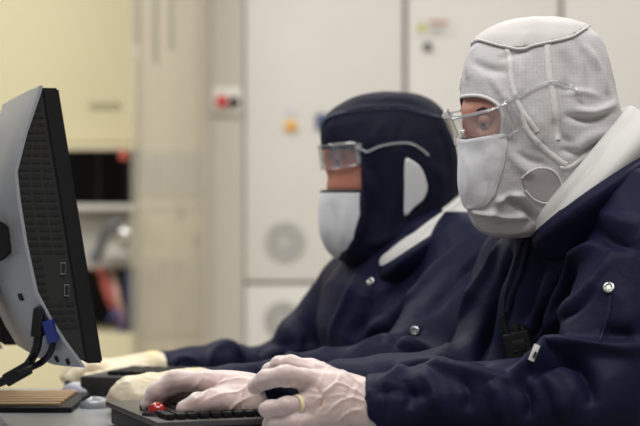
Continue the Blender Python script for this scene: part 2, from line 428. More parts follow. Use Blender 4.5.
BD = 6.0
PXM = FPX / BD
def bx(px): return (px - 320) / PXM
def bz(py): return CZ + (213 - py) / PXM
CABW = mat('cabinet_white', (0.64, 0.615, 0.58), 0.45)
SEAM = mat('seam_shadow_gap', (0.25, 0.24, 0.20), 0.7)
GREYR = mat('grille_grey', (0.47, 0.46, 0.44), 0.6)
def panel_cabinet(p0, p1, label, split=None):
    t = empty('equipment_cabinet', (bx((p0 + p1) / 2), BD + 0.3, 0), label, 'cabinet', None)
    x0, x1 = bx(p0), bx(p1)
    MB().box(((x0 + x1) / 2, BD + 0.33, 1.2), (x1 - x0, 0.6, 2.4)).build('cabinet_body', SEAM, t)
    zs = [0.06] + ([bz(split)] if split else []) + [2.39]
    g = 0.006
    for a, b in zip(zs[:-1], zs[1:]):
        MB().box(((x0 + x1) / 2, BD + 0.012, (a + b) / 2), (x1 - x0 - 2 * g, 0.03, b - a - 2 * g), bev=0.004).build('door', CABW, t)
    return t
cabA = panel_cabinet(243.5, 405, 'white equipment cabinet with two round grey grilles and an orange button', 283)
cabB = panel_cabinet(405.5, 561, 'white equipment cabinet with a yellow warning sticker and round lock, behind the white hood')
cabC = panel_cabinet(561.5, 720, 'plain white equipment cabinet at the right edge, behind the white hood')
def grille(px, py, r, parent):
    c = V(bx(px), BD - 0.006, bz(py)); m = MB()
    for k in range(6):
        rr = r * (0.36 + 0.125 * k)
        m.tube([c + V(math.cos(a) * rr, 0, math.sin(a) * rr) for a in np.linspace(0, 2 * math.pi, 40, endpoint=False)], r * 0.05, 8, closed=True)
    for k in range(4):
        a = k * math.pi / 4 + 0.3; m.cyl(c - V(math.cos(a) * r, 0, math.sin(a) * r), c + V(math.cos(a) * r, 0, math.sin(a) * r), 0.0025)
    m.cyl(c + V(0, 0.006, 0), c - V(0, 0.003, 0), r * 0.26)
    o = m.build('round_grille', GREYR, parent)
grille(285, 242, 0.064, cabA); grille(283, 320, 0.060, cabA)
def disc(name, px, py, r, m, parent, d=0.012, D=BD - 0.003):
    c = V((px - 320) / PXM, D, CZ + (213 - py) / PXM); return MB().cyl(c, c - V(0, d, 0), r, r * 0.86, 24).build(name, m, parent)
disc('push_button', 291, 126, 0.017, mat('amber_button', (0.75, 0.33, 0.03), 0.3), cabA, 0.018)
disc('push_button_collar', 291, 126, 0.025, mat('pale_yellow_collar', (0.74, 0.62, 0.38), 0.4), cabA, 0.008)
MB().box((bx(291), BD - 0.005, bz(113)), (0.045, 0.004, 0.014)).build('button_label', mat('pale_blue_label', (0.52, 0.54, 0.60), 0.5), cabA)
MB().box((bx(322), BD - 0.008, bz(122)), (0.04, 0.012, 0.05), bev=0.003).build('wall_switch', mat('dark_blue_switch', (0.03, 0.06, 0.14), 0.5), cabA)
# warning sticker: yellow disc with a triangle mark, brown-red heading bar and grey text lines
st = MB().box((bx(434), BD - 0.0045, bz(28)), (0.125, 0.003, 0.055)).build('warning_sticker', mat('sticker_white', (0.62, 0.60, 0.56), 0.6), cabB)
disc('warning_symbol', 422, 28, 0.014, mat('warning_yellow', (0.50, 0.45, 0.06), 0.5), st, 0.003, BD - 0.006)
MB().box((bx(438.5), BD - 0.0065, bz(23)), (0.058, 0.002, 0.014)).build('heading_bar', mat('brown_red_ink', (0.42, 0.22, 0.15), 0.6), st)
tl = MB()
for k in range(3): tl.box((bx(437.5) - 0.004 * (k == 2), BD - 0.0065, bz(28.5 + 2.3 * k)), (0.052 - 0.012 * (k == 2), 0.002, 0.004))
tl.build('text_lines', mat('grey_ink', (0.38, 0.38, 0.38), 0.6), st)
lk = disc('cabinet_lock', 427.5, 47, 0.0155, mat('lock_dark', (0.035, 0.035, 0.03), 0.3), cabB, 0.012)

# beige wall panel with an emergency stop
PANM = mat('beige_panel', (0.50, 0.465, 0.405), 0.6)
pc = empty('wall_panel', (bx(223), BD + 0.2, 0), 'beige upright panel holding a red emergency stop, left of the white cabinets', 'panel')
MB().box((bx(223.8), BD + 0.2, 1.2), (bx(243.6) - bx(204), 0.4, 2.4)).build('panel_body', PANM, pc)
for p in (211,): MB().box((bx(p), BD - 0.002, 1.2), (0.004, 0.006, 2.4)).build('panel_joint', mat('panel_joint', (0.46, 0.42, 0.35), 0.7), pc)
es = empty('emergency_stop', (bx(227), BD - 0.01, bz(100)), 'red and black emergency stop switch on a white plate', 'switch')
MB().box((bx(227), BD - 0.008, bz(101)), (0.095, 0.012, 0.088), bev=0.003).build('switch_plate', mat('plate_white', (0.72, 0.69, 0.63), 0.5), es)
c = V(bx(222.5), BD - 0.014, bz(102)); MB().cyl(c, c - V(0, 0.02, 0), 0.009).cyl(c - V(0, 0.018, 0), c - V(0, 0.034, 0), 0.021, 0.018, bev=0.003).build('stop_button', mat('stop_red', (0.55, 0.03, 0.03), 0.4), es)
c = V(bx(234.5), BD - 0.014, bz(102)); MB().cyl(c, c - V(0, 0.02, 0), 0.017, 0.015).box(c - V(0, 0.024, 0), (0.006, 0.012, 0.026)).build('selector_knob', BLACK, es)

# cream process machine on the left
CREAM = mat('cream_enamel', (0.68, 0.62, 0.41), 0.5, noise_amt=0.03, nscale=2)
CREAMD = mat('cream_lower', (0.55, 0.48, 0.32), 0.5)
MG = mat('machine_grey', (0.47, 0.45, 0.41), 0.5)
tool = empty('process_machine', (bx(50), BD + 0.6, 0), 'large cream process machine with an open dark loading bay', 'machine')
x0, x1 = -2.6, bx(133.5)
MB().box(((x0 + x1) / 2, BD + 0.6, (bz(142) + 2.4) / 2), (x1 - x0, 1.0, 2.4 - bz(142)), bev=0.012).build('upper_housing', CREAM, tool)
MB().box(((x0 + x1) / 2, BD + 0.09, bz(146.5)), (x1 - x0, 0.06, 0.018), bev=0.004).build('trim_ledge', mat('ledge_pale', (0.70, 0.64, 0.45), 0.5), tool)
MB().box(((x0 + x1) / 2, BD + 0.85, (bz(142) + bz(400)) / 2), (x1 - x0, 0.5, bz(142) - bz(400))).build('bay_back', mat('bay_dark', (0.012, 0.012, 0.014), 0.6), tool)
MB().box(((x0 + x1) / 2, BD + 0.42, (bz(204) + bz(270)) / 2), (x1 - x0, 0.6, bz(204) - bz(270)), bev=0.01).build('middle_housing', MG, tool)
MB().box(((x0 + x1) / 2, BD + 0.36, bz(207)), (x1 - x0, 0.64, 0.02), bev=0.004).build('shelf', mat('shelf_pale', (0.58, 0.56, 0.51), 0.4), tool)
MB().box(((x0 + x1) / 2, BD + 0.5, bz(334) / 2), (x1 - x0, 0.95, bz(334)), bev=0.01).build('lower_housing', CREAM, tool)
for p, wd in ((80, .012), (110, .010)): MB().box((bx(p), BD + 0.5, bz(174)), (wd, 0.02, bz(150) - bz(204))).build('bay_rail', mat('rail_dark', (0.06, 0.055, 0.05), 0.5), tool)
MB().box((bx(122), BD + 0.05, bz(155)), (0.028, 0.03, 0.03), bev=0.004).build('indicator', mat('indicator_red', (0.50, 0.10, 0.07), 0.4), tool)
bl = MB()
for k in range(7): bl.box((bx(88 + k * 4.6), BD + 0.098, bz(104.5)), (0.009, 0.004, 0.026 if k % 2 else 0.022), Matrix.Rotation(R(8 * (k % 3 - 1)), 3, 'Y'))
bl.build('nameplate_lettering', mat('faded_ink', (0.33, 0.29, 0.18), 0.6), tool)
arm = empty('robot_arm', (bx(108), BD + 0.02, bz(255)), 'grey robot arm with a bright domed head in the machine bay', 'robot arm')
MB().ball(V(bx(125), BD + 0.02, bz(234)), 0.036, (1, 1, 0.85)).build('dome', CHROME, arm)
MB().tube([V(bx(94), BD + 0.04, bz(262)), V(bx(101), BD + 0.03, bz(240)), V(bx(108), BD + 0.02, bz(226)), V(bx(120), BD + 0.03, bz(220))], [0.014, 0.016, 0.018, 0.012]).build('arm_link', mat('arm_grey', (0.12, 0.12, 0.13), 0.4), arm)
MB().box((bx(116), BD + 0.06, bz(251)), (0.08, 0.06, 0.05), bev=0.01).build('arm_base', mat('arm_base', (0.52, 0.50, 0.46), 0.4), arm)
MB().box((bx(92), BD + 0.06, bz(258)), (0.022, 0.03, 0.035), bev=0.004).build('connector', mat('connector_blue', (0.03, 0.06, 0.25), 0.4), arm)
def hose(pts, r, m, label):
    P = [V(bx(a), BD + d, bz(b)) for a, b, d in pts]; o = MB().tube(smooth_line(P, 8), r, 10).build('hose', m); setp(o, label, 'hose'); return o
hose([(86, 268, .2), (97, 272, .13), (104, 292, .1), (112, 310, .1), (122, 333, .16)], 0.016, mat('hose_red', (0.40, 0.08, 0.06), 0.5), 'red hose hanging in the lower bay of the cream machine')
hose([(104, 270, .2), (113, 290, .08), (117, 305, .06), (126, 334, .12)], 0.011, mat('hose_pink', (0.55, 0.33, 0.28), 0.5), 'thin pale pink hose beside the red hose in the lower bay')
MB().box((bx(127), BD + 0.12, bz(303)), (0.03, 0.1, 0.2), bev=0.004).build('side_post', mat('post_navy', (0.04, 0.05, 0.10), 0.5), tool)
hose([(118, 338, .06), (119, 320, .04), (113, 312, .05), (107, 322, .07)], 0.006, mat('hose_blue', (0.05, 0.09, 0.3), 0.5), 'thin blue hose at the foot of the lower bay')

# louvred return-air unit and things seen through the strip curtain
lou = empty('louvred_unit', (bx(168), BD + 0.25, 0), 'pale grey louvred unit behind the clear curtain', 'air unit')
MB().box((bx(169), BD + 0.3, 1.2), (bx(203.5) - bx(135), 0.3, 2.4)).build('unit_body', mat('unit_beige', (0.60, 0.55, 0.41), 0.6), lou)
MB().box((bx(169), BD + 0.146, bz(173)), (bx(201) - bx(137), 0.006, 0.15)).build('louvre_panel', mat('louvre_panel', (0.47, 0.46, 0.41), 0.6), lou)
m_ = MB()
for k in range(9): m_.box((bx(140 + k * 6.6), BD + 0.145, bz(172)), (0.006, 0.012, 0.13))
m_.build('louvre', mat('louvre_grey', (0.36, 0.35, 0.32), 0.6), lou)
for a, b in ((177, 212), (175, 270), (160, 268), (175, 322), (192, 240)): MB().box((bx(a), BD + 0.145, bz(b)), (0.014, 0.012, 0.04)).build('latch', mat('latch_grey', (0.33, 0.31, 0.28), 0.5), lou)
for pz in (208, 262): MB().box((bx(168), BD + 0.147, bz(pz)), (bx(200) - bx(136), 0.006, 0.007)).build('unit_joint', mat('unit_joint', (0.42, 0.40, 0.35), 0.6), lou)
MB().box((bx(168), BD + 0.147, bz(298)), (bx(202) - bx(134), 0.01, 0.26)).build('access_panel', mat('access_panel', (0.50, 0.47, 0.40), 0.6), lou)
m_ = V(0, 0, 0)
def hang(px, pyb, r, m, label, node=None):
    t = empty('hanging_hose', (bx(px), 5.86, bz(pyb)), label, 'hose')
    MB().tube(smooth_line([V(bx(px + 1), 5.88, 2.85), V(bx(px - 0.5), 5.88, bz(pyb * 0.4)), V(bx(px), 5.88, bz(pyb))], 8), r, 10).build('hose_run', m, t)
    if node: MB().cyl(V(bx(px), 5.88, bz(pyb - 4)), V(bx(px), 5.88, bz(pyb + 8)), 0.018, 0.014, bev=0.003).build('end_fitting', node, t)
HG = mat('hose_grey', (0.20, 0.19, 0.13), 0.5)
hang(141, 52, 0.012, HG, 'grey hose with a pale end fitting hanging beside the cream machine', mat('fitting_pale', (0.62, 0.62, 0.60), 0.4))
hang(159, 64, 0.010, HG, 'second grey hose from the cream machine, hanging behind the clear curtain')
hang(175, 48, 0.010, HG, 'shortest grey hose, hanging nearest the beige panel')
CURT = clear_mat('clear_curtain_vinyl', (0.96, 0.94, 0.91), 0.0, 0.27, 0.3, (0.66, 0.63, 0.54), fres=0.1)
cur = []
pts = []
for k in range(61):
    u = k / 60; pts.append((bx(137 + u * 70), 5.80 + 0.003 * math.sin(u * 34) + 0.004 * math.sin(u * 13 + 1)))
cv = [(x, y, z) for z in (0.05, 2.7) for x, y in pts]; cf = [(k, k + 1, 61 + k + 1, 61 + k) for k in range(60)]
co = link('strip_curtain', mesh_np('strip_curtain', cv, cf), CURT); setp(co, 'clear plastic curtain hanging between the cream machine and the beige panel', 'curtain')
solidify(co, 0.002, 0)

# ------------------------------------------------------------------ desk
DESKZ = 0.75
dt = empty('work_desk', (-0.5, 2.2, 0), 'pale grey desk top under the keyboards and monitors', 'desk')
DM = mat('desk_laminate', (0.36, 0.37, 0.40), 0.28, noise_amt=0.04)
MB().box((-0.60, 2.27, DESKZ - 0.014), (1.36, 1.36, 0.028), bev=0.003).build('desktop', DM, dt)
for x in (-1.22, 0.02):
    for y in (1.66, 2.88): MB().box((x, y, (DESKZ - 0.028) / 2), (0.05, 0.05, DESKZ - 0.028), bev=0.004).build('leg', DKGREY, dt)
# ------------------------------------------------------------------ people
def tube_on(name, bvh, px_pts, r, m, parent, off=0.0, closed=False, n=6):
    L = line_on(bvh, px_pts, n, off)
    if len(L) < 3: return None
    return MB().tube(L, r, 6, closed).build(name, m, parent)

def face_mesh(H, pe, yaw, u):
    """face following the head just inside the hood; pe = eye level, u = metres per level step"""
    f = V(-math.cos(yaw), -math.sin(yaw), 0); s = V(math.sin(yaw), -math.cos(yaw), 0); rot = Matrix((f, s, V(0, 0, 1))).transposed()
    k = 0.001 / u                                   # levels per millimetre
    G = lambda t, mm, off: np.array(H.surf(t, pe + mm * k, off))
    c = np.array([H.P[:, :, 0].mean(), H.D, G(0, 0, 0)[2]]); 
    P = [ell(c + [0, 0, .005], (0.060, 0.06, 0.075), 0.02), cone(c + [.01, 0, -.05], c + [.05, .01, -.13], .045, .044, .03)]
    for mm in range(-38, 46, 8):
        for t in np.linspace(-0.95, 0.95, 13): P.append(cone(G(t, mm, -0.0275), G(t, mm, -0.0272), 0.022, 0.022, 0.0025))
    for sg in (-1, 1):
        P.append(ell(G(0.40 * sg, 1, -0.001), (0.012, 0.016, 0.0105), 0.012, 's', rot=rot))
        P.append(cone(G(0.16 * sg, -13, -0.010), G(0.66 * sg, -14, -0.012), 0.0075, 0.006, 0.012))
    P += [cone(G(0, -6, -.010), G(0, 16, -.0065), 0.0070, 0.0080, 0.010)]
    return P, G, rot
def eyes(parent, G, skin):
    for sg in (1, -1):
        c = V(*G(0.40 * sg, 1.5, -0.0165)); o = V(*G(0.40 * sg, 4.5, -0.0065)); d = (o - c).normalized()
        MB().ball(c + V(0, 0, .0022) + d * .0005, 0.0125, (1, 1, .92), 24).build('eyelid', skin, parent)
        e = MB().ball(c, 0.0118, seg=24).build('eye', EYEW, parent)
        MB().ball(c + d * 0.0073, 0.0054, seg=16).build('iris', IRIS, e)
        MB().tube([G(0.20 * sg, -12, -.0035), G(0.42 * sg, -16, -.0040), G(0.66 * sg, -12, -.0060)], [0.0022, 0.003, 0.0015], 6).build('eyebrow', HAIRM, parent)

def finger(J, r0, r1, k=0.004):
    """J: joints from knuckle to tip (px,py,D); radii taper"""
    P = []; n = len(J) - 1
    for i in range(n):
        ra = r0 + (r1 - r0) * i / n; rb = r0 + (r1 - r0) * (i + 1) / n
        P.append(cone(qn(*J[i]), qn(*J[i + 1]), ra, rb, k if i else 0.005))
    return P

# hands: joints of each finger, measured in the room
def hand_L1():
    P = [cone(qn(398, 410, 2.218), qn(372, 409, 2.22), 0.026, 0.026, 0.01)]
    wr = qn(372, 408, 2.22)
    for J, ra, rb in (((318, 369, 2.25), .025, .011), ((312, 381, 2.222), .026, .012), ((310, 399, 2.208), .026, .0095), ((312, 419, 2.204), .024, .0095)):
        P.append(cone(wr, qn(*J), ra, rb, 0.018))
    P.append(ell(qn(338, 396, 2.225), (0.034, 0.019, 0.026), 0.02))
    P += finger([(316, 368, 2.25), (290, 361, 2.265), (272, 367, 2.29), (262, 377, 2.30)], .0108, .0082)
    P += finger([(312, 376, 2.222), (286, 371, 2.195), (266, 375, 2.215), (255, 382, 2.235)], .0112, .0075)
    P += finger([(306, 399.5, 2.206), (287, 401, 2.19), (270, 404.5, 2.20), (266, 405, 2.21)], .0086, .0070)
    P += finger([(310, 417, 2.204), (293, 419, 2.19), (277, 420, 2.20), (270, 421, 2.22)], .0090, .0078)
    P += [cone(qn(352, 388, 2.26), qn(312, 366, 2.285), .018, .012, 0.015)] + finger([(312, 366, 2.285), (290, 361, 2.285), (279, 359, 2.275)], .0105, .0078)
    return P
def hand_R1():
    P = [cone(qn(284, 404, 2.345), qn(256, 403, 2.33), 0.0265, 0.0265, 0.01)]
    wr = qn(252, 402, 2.33)
    for J, ra, rb in (((206, 380, 2.315), .025, .011), ((205, 380, 2.338), .024, .0115), ((207, 384, 2.36), .024, .011), ((212, 390, 2.378), .022, .010)):
        P.append(cone(wr, qn(*J), ra, rb, 0.018))
    P.append(ell(qn(230, 394, 2.335), (0.032, 0.034, 0.022), 0.02))
    P += finger([(206, 380, 2.315), (175, 377.5, 2.31), (157, 389, 2.312), (148, 401, 2.315)], .0108, .0072)
    P += finger([(205, 380, 2.338), (177, 379, 2.345), (158, 390, 2.345), (152, 401, 2.34)], .0112, .0078)
    P += finger([(207, 384, 2.36), (182, 382, 2.37), (165, 391, 2.37), (159, 400, 2.365)], .0105, .0075)
    P += finger([(212, 388, 2.378), (192, 386, 2.39), (176, 392, 2.39), (169, 399, 2.385)], .0095, .0068)
    P += [cone(qn(242, 404, 2.305), qn(214, 399, 2.27), .020, .0125, 0.015)] + finger([(216, 399, 2.272), (198, 401, 2.262), (185, 407, 2.262)], .0122, .0085)
    return P
def hand_L2():
    P = [cone(qn(240, 395, 2.66), qn(196, 396, 2.63), 0.027, 0.022, 0.01)]
    wr = qn(196, 396, 2.63)
    for J, ra, rb in (((152, 388, 2.56), .021, .012), ((148, 388, 2.585), .021, .012), ((148, 389, 2.61), .021, .011), ((151, 390, 2.635), .024, .011)):
        P.append(cone(wr, qn(*J), ra, rb, 0.018))
    P += finger([(152, 387, 2.56), (132, 389, 2.545), (120, 396, 2.55), (114, 401, 2.555)], .0115, .0085)
    P += finger([(148, 387, 2.585), (128, 388, 2.58), (120, 396, 2.58), (117, 402, 2.58)], .0120, .0085)
    P += finger([(148, 388, 2.61), (130, 391, 2.61), (123, 398, 2.61), (122, 403, 2.60)], .0110, .008)
    P += finger([(151, 390, 2.635), (136, 394, 2.64), (129, 399, 2.64), (128, 403, 2.63)], .0100, .0072)
    P += [cone(qn(180, 396, 2.59), qn(152, 396, 2.545), .018, .012, 0.015)] + finger([(152, 396, 2.545), (138, 399, 2.535), (126, 403, 2.535)], .0115, .0085)
    return P
def hand_R2():
    P = [cone(qn(190, 374, 3.08), qn(154, 373, 3.05), 0.031, 0.026, 0.01)]
    wr = qn(152, 373, 3.05)
    for J, ra, rb in (((108, 370, 2.99), .022, .011), ((105, 369, 3.01), .022, .0115), ((106, 370, 3.035), .022, .011), ((110, 372, 3.055), .02, .010)):
        P.append(cone(wr, qn(*J), ra, rb, 0.018))
    P += finger([(108, 370, 2.99), (90, 367, 2.97), (79, 372, 2.965), (71, 378, 2.96)], .0100, .008)
    P += finger([(105, 369, 3.01), (86, 364, 3.0), (73, 369, 2.99), (66, 377, 2.985)], .0108, .008)
    P += finger([(106, 370, 3.035), (88, 366, 3.035), (77, 371, 3.03), (69, 378, 3.025)], .0100, .0078)
    P += finger([(110, 372, 3.055), (96, 371, 3.06), (87, 374, 3.06), (80, 380, 3.055)], .009, .007)
    P += [cone(qn(136, 377, 3.01), qn(112, 378, 2.96), .017, .011, 0.015)] + finger([(114, 378, 2.96), (100, 379, 2.945), (88, 379, 2.94)], .0105, .008)
    return P

def join_to(o, others):
    bm = bmesh.new(); bm.from_mesh(o.data)
    for x in others: bm.from_mesh(x)
    bm.to_mesh(o.data); bm.free(); o.data.polygons.foreach_set('use_smooth', [True] * len(o.data.polygons)); o.data.update()

def refine(me, levels=1):
    o = bpy.data.objects.new('tmp', me); S.collection.objects.link(o)
    md = o.modifiers.new('s', 'SUBSURF'); md.levels = levels; md.render_levels = levels
    dg = bpy.context.evaluated_depsgraph_get(); me2 = bpy.data.meshes.new_from_object(o.evaluated_get(dg)); bpy.data.objects.remove(o); return me2

def person(base, label):
    return empty('person', base, label, 'person')

def glove(name, prims, m, parent, grow, seed, strokes=(), k_extra=0.002, amp=0.0011, cuff=None):
    pr = []
    for p in prims:
        q = dict(p); q['k'] = p['k'] + k_extra * (p['op'] == 'u'); pr.append(q)
    if cuff: pr += cuff
    me = sdf_mesh(name, pr, 0.0018, grow)
    v = getv(me); N = vnorm(me)
    n1 = vnoise(v, 28, seed, (0.45, 1, 1.6)); n2 = vnoise(v, 75, seed + 5, (0.5, 1, 1.5))
    d = np.maximum(amp * (0.7 * n1 + (1 - 2 * np.abs(n2)) * 0.7), -0.0007)
    setv(me, v + N * d[:, None])
    if strokes: folds(me, strokes)
    return link(name, me, m, parent)

# ---- nearer person: white grid hood
P1 = person((0.52, 2.5, 0), 'person in a white grid-pattern hood, clear goggles and navy coveralls, typing in pale pink gloves')
D1 = 2.40
rows1 = [(19.3, 536, 550, .006), (20, 526, 558, .025), (22.5, 511, 569, .043), (28, 497, 586, .060), (36, 484, 596, .070), (44, 474, 601, .077),
         (60, 465, 606, .085), (78, 460, 610, .090), (98, 458, 614, .093), (112, 457.5, 617, .094), (125, 458, 618, .093), (140, 459.5, 616, .091),
         (151, 460.5, 612, .088), (171, 459.5, 604, .084), (187, 460, 594, .079), (207, 464.5, 582, .073), (220, 470, 572, .066), (228, 476, 562, .058), (234, 488, 548, .046), (237, 502, 530, .02)]
H1 = Head(rows1, D1, R(27))
open1 = [(430, 97), (462, 96.5), (480, 97), (492, 101), (499, 108), (502, 120), (500, 136), (480, 143), (462, 143), (430, 146)]
ins1 = H1.inside(open1)
def shaped_mask(H, name, top, edge, m, parent, off, nu=48, nv=44, puff=0.0):
    """symmetric mask: top(|u|) level, near side outline given as (level, across) pairs"""
    ey = [e[0] for e in edge]; th = [H.theta_at(e[1], e[0]) if e[1] else 0.0 for e in edge]; vs = []; y1 = ey[-1]
    rim = []
    for j in range(nv + 1):
        for i in range(nu + 1):
            u = -1 + 2 * i / nu; y0 = top[0] + (top[1] - top[0]) * abs(u) ** 1.5
            y = y0 + (y1 - y0) * (j / nv) ** 0.8 if j < nv else y1
            t = float(np.interp(y, ey, th)) * u; k = (1 - abs(u) ** 6) * (1 - (j / nv) ** 8)
            vs.append(H.surf(t, y, off * (0.35 + 0.65 * k) + puff * k * (1 - (2 * j / nv - 1) ** 2)))
    W_ = nu + 1; fs = [(j * W_ + i, j * W_ + i + 1, (j + 1) * W_ + i + 1, (j + 1) * W_ + i) for j in range(nv) for i in range(nu)]
    o = link(name, mesh_np(name, vs, fs), m, parent)
    rim = [vs[j * W_ + nu] for j in range(nv)] + [vs[j * W_] for j in range(nv - 1, -1, -1)]
    inner = [H.surf(float(np.interp(y, ey, th)) * .82, y, off + .0006) for y in np.linspace(top[1], y1 - 5, 30)]; inner += [H.surf(float(np.interp(y, ey, th)) * -.82, y, off + .0006) for y in np.linspace(y1 - 5, top[1], 30)]
    MB().tube([V(*p) for p in inner], 0.0009, 6).build('stitch_line', m, o)
    return o, [V(*p) for p in rim], [V(*vs[i]) for i in range(W_)]

HF = [([(478, 44), (470, 60), (468, 80)], .006, .0025), ([(500, 60), (520, 52), (530, 50)], .006, -.002), ([(520, 60), (522, 80), (520, 95)], .006, .002),
      ([(560, 50), (570, 75), (566, 100)], .010, -.003), ([(585, 45), (600, 70), (606, 95)], .007, .003), ([(575, 40), (588, 65), (590, 90)], .007, -.0025),
      ([(615, 104), (595, 112), (575, 110)], .006, .0035), ([(612, 112), (590, 120), (565, 116)], .006, -.004), ([(608, 130), (585, 140), (570, 155)], .008, .003),
      ([(600, 145), (580, 152), (560, 150)], .006, -.0035), ([(560, 95), (580, 92), (600, 96)], .006, .002),
      ([(505, 140), (520, 165), (535, 175)], .008, .002), ([(512, 150), (528, 160), (545, 165)], .006, -.002),
      ([(505, 198), (520, 205), (536, 222)], .007, -.008), ([(496, 204), (508, 198), (524, 196)], .006, .005), ([(478, 218), (500, 223), (530, 224)], .006, -.006), ([(470, 210), (485, 214), (500, 212)], .006, .004),
      ([(478, 229), (505, 232), (530, 230)], .004, .0025), ([(490, 215), (510, 218), (528, 216)], .006, .003), ([(490, 75), (500, 90), (508, 104)], .006, .002),
      ([(472, 62), (490, 70), (508, 72)], .008, -.0025), ([(530, 110), (540, 130), (535, 150)], .009, .0022), ([(555, 118), (560, 135), (572, 145)], .008, -.003),
      ([(510, 112), (518, 130), (515, 150)], .007, -.0025)]
HF = [(a, b * .8, c_ * 1.6) for a, b, c_ in HF]
full = H1.mesh('full'); folds(full, HF)
v = getv(full); setv(full, v + vnorm(full) * (vnoise(v, 22, 3, (1, 1, .6)) * 0.0022 + (0.5 - np.abs(vnoise(v, 30, 13, (1, 1, .5)))) * 0.0022)[:, None])
H1.P = getv(full).reshape(H1.P.shape); bv1 = bvh_of(full)
if hasattr(H1, 'py'): del H1.py
hood1 = link('hood', H1.mesh('hood', keep=~ins1), WGRID, P1)
solidify(hood1, 0.0016)
# crown cap: separate panel lying on the hood, its edge seam following the photo
cap_edge = [(473, 44), (480, 41), (492, 44), (506, 47.5), (520, 49), (535, 45.5), (552, 42), (568, 38.5), (579, 33), (587, 28)]
cap_poly = [(440, 44)] + cap_edge + [(660, 26), (660, 0), (440, 0)]
insc = H1.inside(cap_poly)
cap1 = link('crown_panel', H1.mesh('crown_panel', keep=insc, off=0.0022), mat('crown_fabric', (0.53, 0.505, 0.495), 0.8, bump=(60, 0.4, 0.003)), hood1); solidify(cap1, 0.0012)
v = getv(cap1.data); setv(cap1.data, v + vnorm(cap1.data) * (vnoise(v, 25, 9) * 0.0012)[:, None])
tube_on('seam', bv1, cap_edge, 0.0017, WTRIM, hood1, 0.0024)
def seam(pts, r=0.0022, off=0.0): return tube_on('seam', bv1, pts, r, WTRIM, hood1, off)
def stitched(pts, wd, parent, m, bv, off=0.0005):
    """flat seam tape with a puckered edge, laid on the fabric"""
    L = line_on(bv, pts, 7, 0.0); 
    if len(L) < 3: return
    vs, fs = [], []
    for i, p in enumerate(L):
        d = (L[min(i + 1, len(L) - 1)] - L[max(i - 1, 0)]).normalized(); nr = bv.find_nearest(p)[1]
        if nr.dot(p - V(0, 0, CZ)) > 0: nr = -nr
        sd = d.cross(nr).normalized(); ww = wd * (1 + 0.12 * math.sin(i * 2.1)); bump = 0.0006 * (i % 2)
        for a, hh in ((-1, 0), (-.9, off), (-.3, off + .0006 + bump), (.3, off + .0006 + bump), (.9, off), (1, 0)): vs.append(p + sd * ww * a + nr * (hh + 0.0003))
        if i:
            for k in range(5): fs.append(((i - 1) * 6 + k, (i - 1) * 6 + k + 1, i * 6 + k + 1, i * 6 + k))
    return link('seam', mesh_np('seam', vs, fs), m, parent)
stitched([(507, 49), (510, 62), (511, 78), (514, 92), (520, 108), (530, 122), (537, 132)], 0.0036, hood1, WTRIM, bv1)
stitched([(547, 44), (548, 60), (550, 80), (554, 100), (556, 120), (558, 140)], 0.0042, hood1, WTRIM, bv1)
stitched([(471, 47), (465, 58), (461.5, 75), (460.5, 90)], 0.0030, hood1, WTRIM, bv1)
stitched([(523, 112), (526, 128), (540, 145), (558, 160), (566, 165)], 0.0040, hood1, WTRIM, bv1)
stitched([(606, 143), (590, 152), (572, 166), (560, 168)], 0.0030, hood1, WTRIM, bv1)
stitched([(459.5, 97), (470, 95.5), (480, 96), (488, 98.5), (495, 102.5), (500.5, 109), (503, 120), (501, 136)], 0.0023, hood1, WTRIM, bv1)
# ear patch
def surface_patch(name, poly, bv, off, m, parent):
    """a fabric patch with a smooth outline lying on the surface"""
    o_ = smooth_line(poly, 8, True); c = np.mean(o_, axis=0); vs = []; fs = []; n = len(o_); K_ = 14
    for j in range(1, K_ + 1):
        for p in o_:
            q = c + (p - c) * j / K_; l, nr = hit(bv, q[0], q[1])
            if nr.dot(l - V(0, 0, CZ)) > 0: nr = -nr
            vs.append(l + nr * (off if j < K_ else off * .3))
    for j in range(K_ - 1):
        for k in range(n): fs.append((j * n + k, j * n + (k + 1) % n, (j + 1) * n + (k + 1) % n, (j + 1) * n + k))
    fs.append(tuple(range(n))[::-1]); o = link(name, mesh_np(name, vs, fs), m, parent); solidify(o, 0.001); return o
patch = [(522, 178), (530, 171), (541, 168), (552, 170), (559, 178), (561, 187), (556, 197), (546, 203), (534, 199), (525, 190)]
ep = surface_patch('ear_patch', patch, bv1, 0.0016, GREYPATCH, hood1)
tube_on('seam', bv1, patch, 0.0014, WTRIM, hood1, 0.001, closed=False)
# mask
mpoly = [(430, 139), (462, 139), (482, 141), (504, 134), (506, 150), (503, 165), (499, 180), (495, 195), (489, 204), (480, 208.5), (471, 207), (463, 202), (458, 194), (430, 180)]
mk, rim1, mtop1 = shaped_mask(H1, 'face_mask', (141, 136), [(130, 505), (137, 505), (150, 506), (165, 503), (180, 499), (195, 494.5), (203, 488), (206.5, 481), (208, 474), (209, 0)], WMASK, P1, 0.0025)
folds(mk.data, [([(475, 145), (485, 165), (480, 195)], .010, .002), ([(465, 150), (470, 175), (468, 198)], .007, -.002), ([(495, 145), (488, 160), (490, 180)], .006, -.0015)])
mk.data.polygons.foreach_set('use_smooth', [True] * len(mk.data.polygons)); solidify(mk, 0.0020)
ms = MB().tube(rim1, 0.0022, 8).build('mask_hem', WTRIM, mk)
# face behind the goggles
fp, GG, rt = face_mesh(H1, 124, R(27), D1 / FPX)
eyes(P1, GG, SKIN1)
FACE1 = sdf_mesh('face', fp, 0.0028)

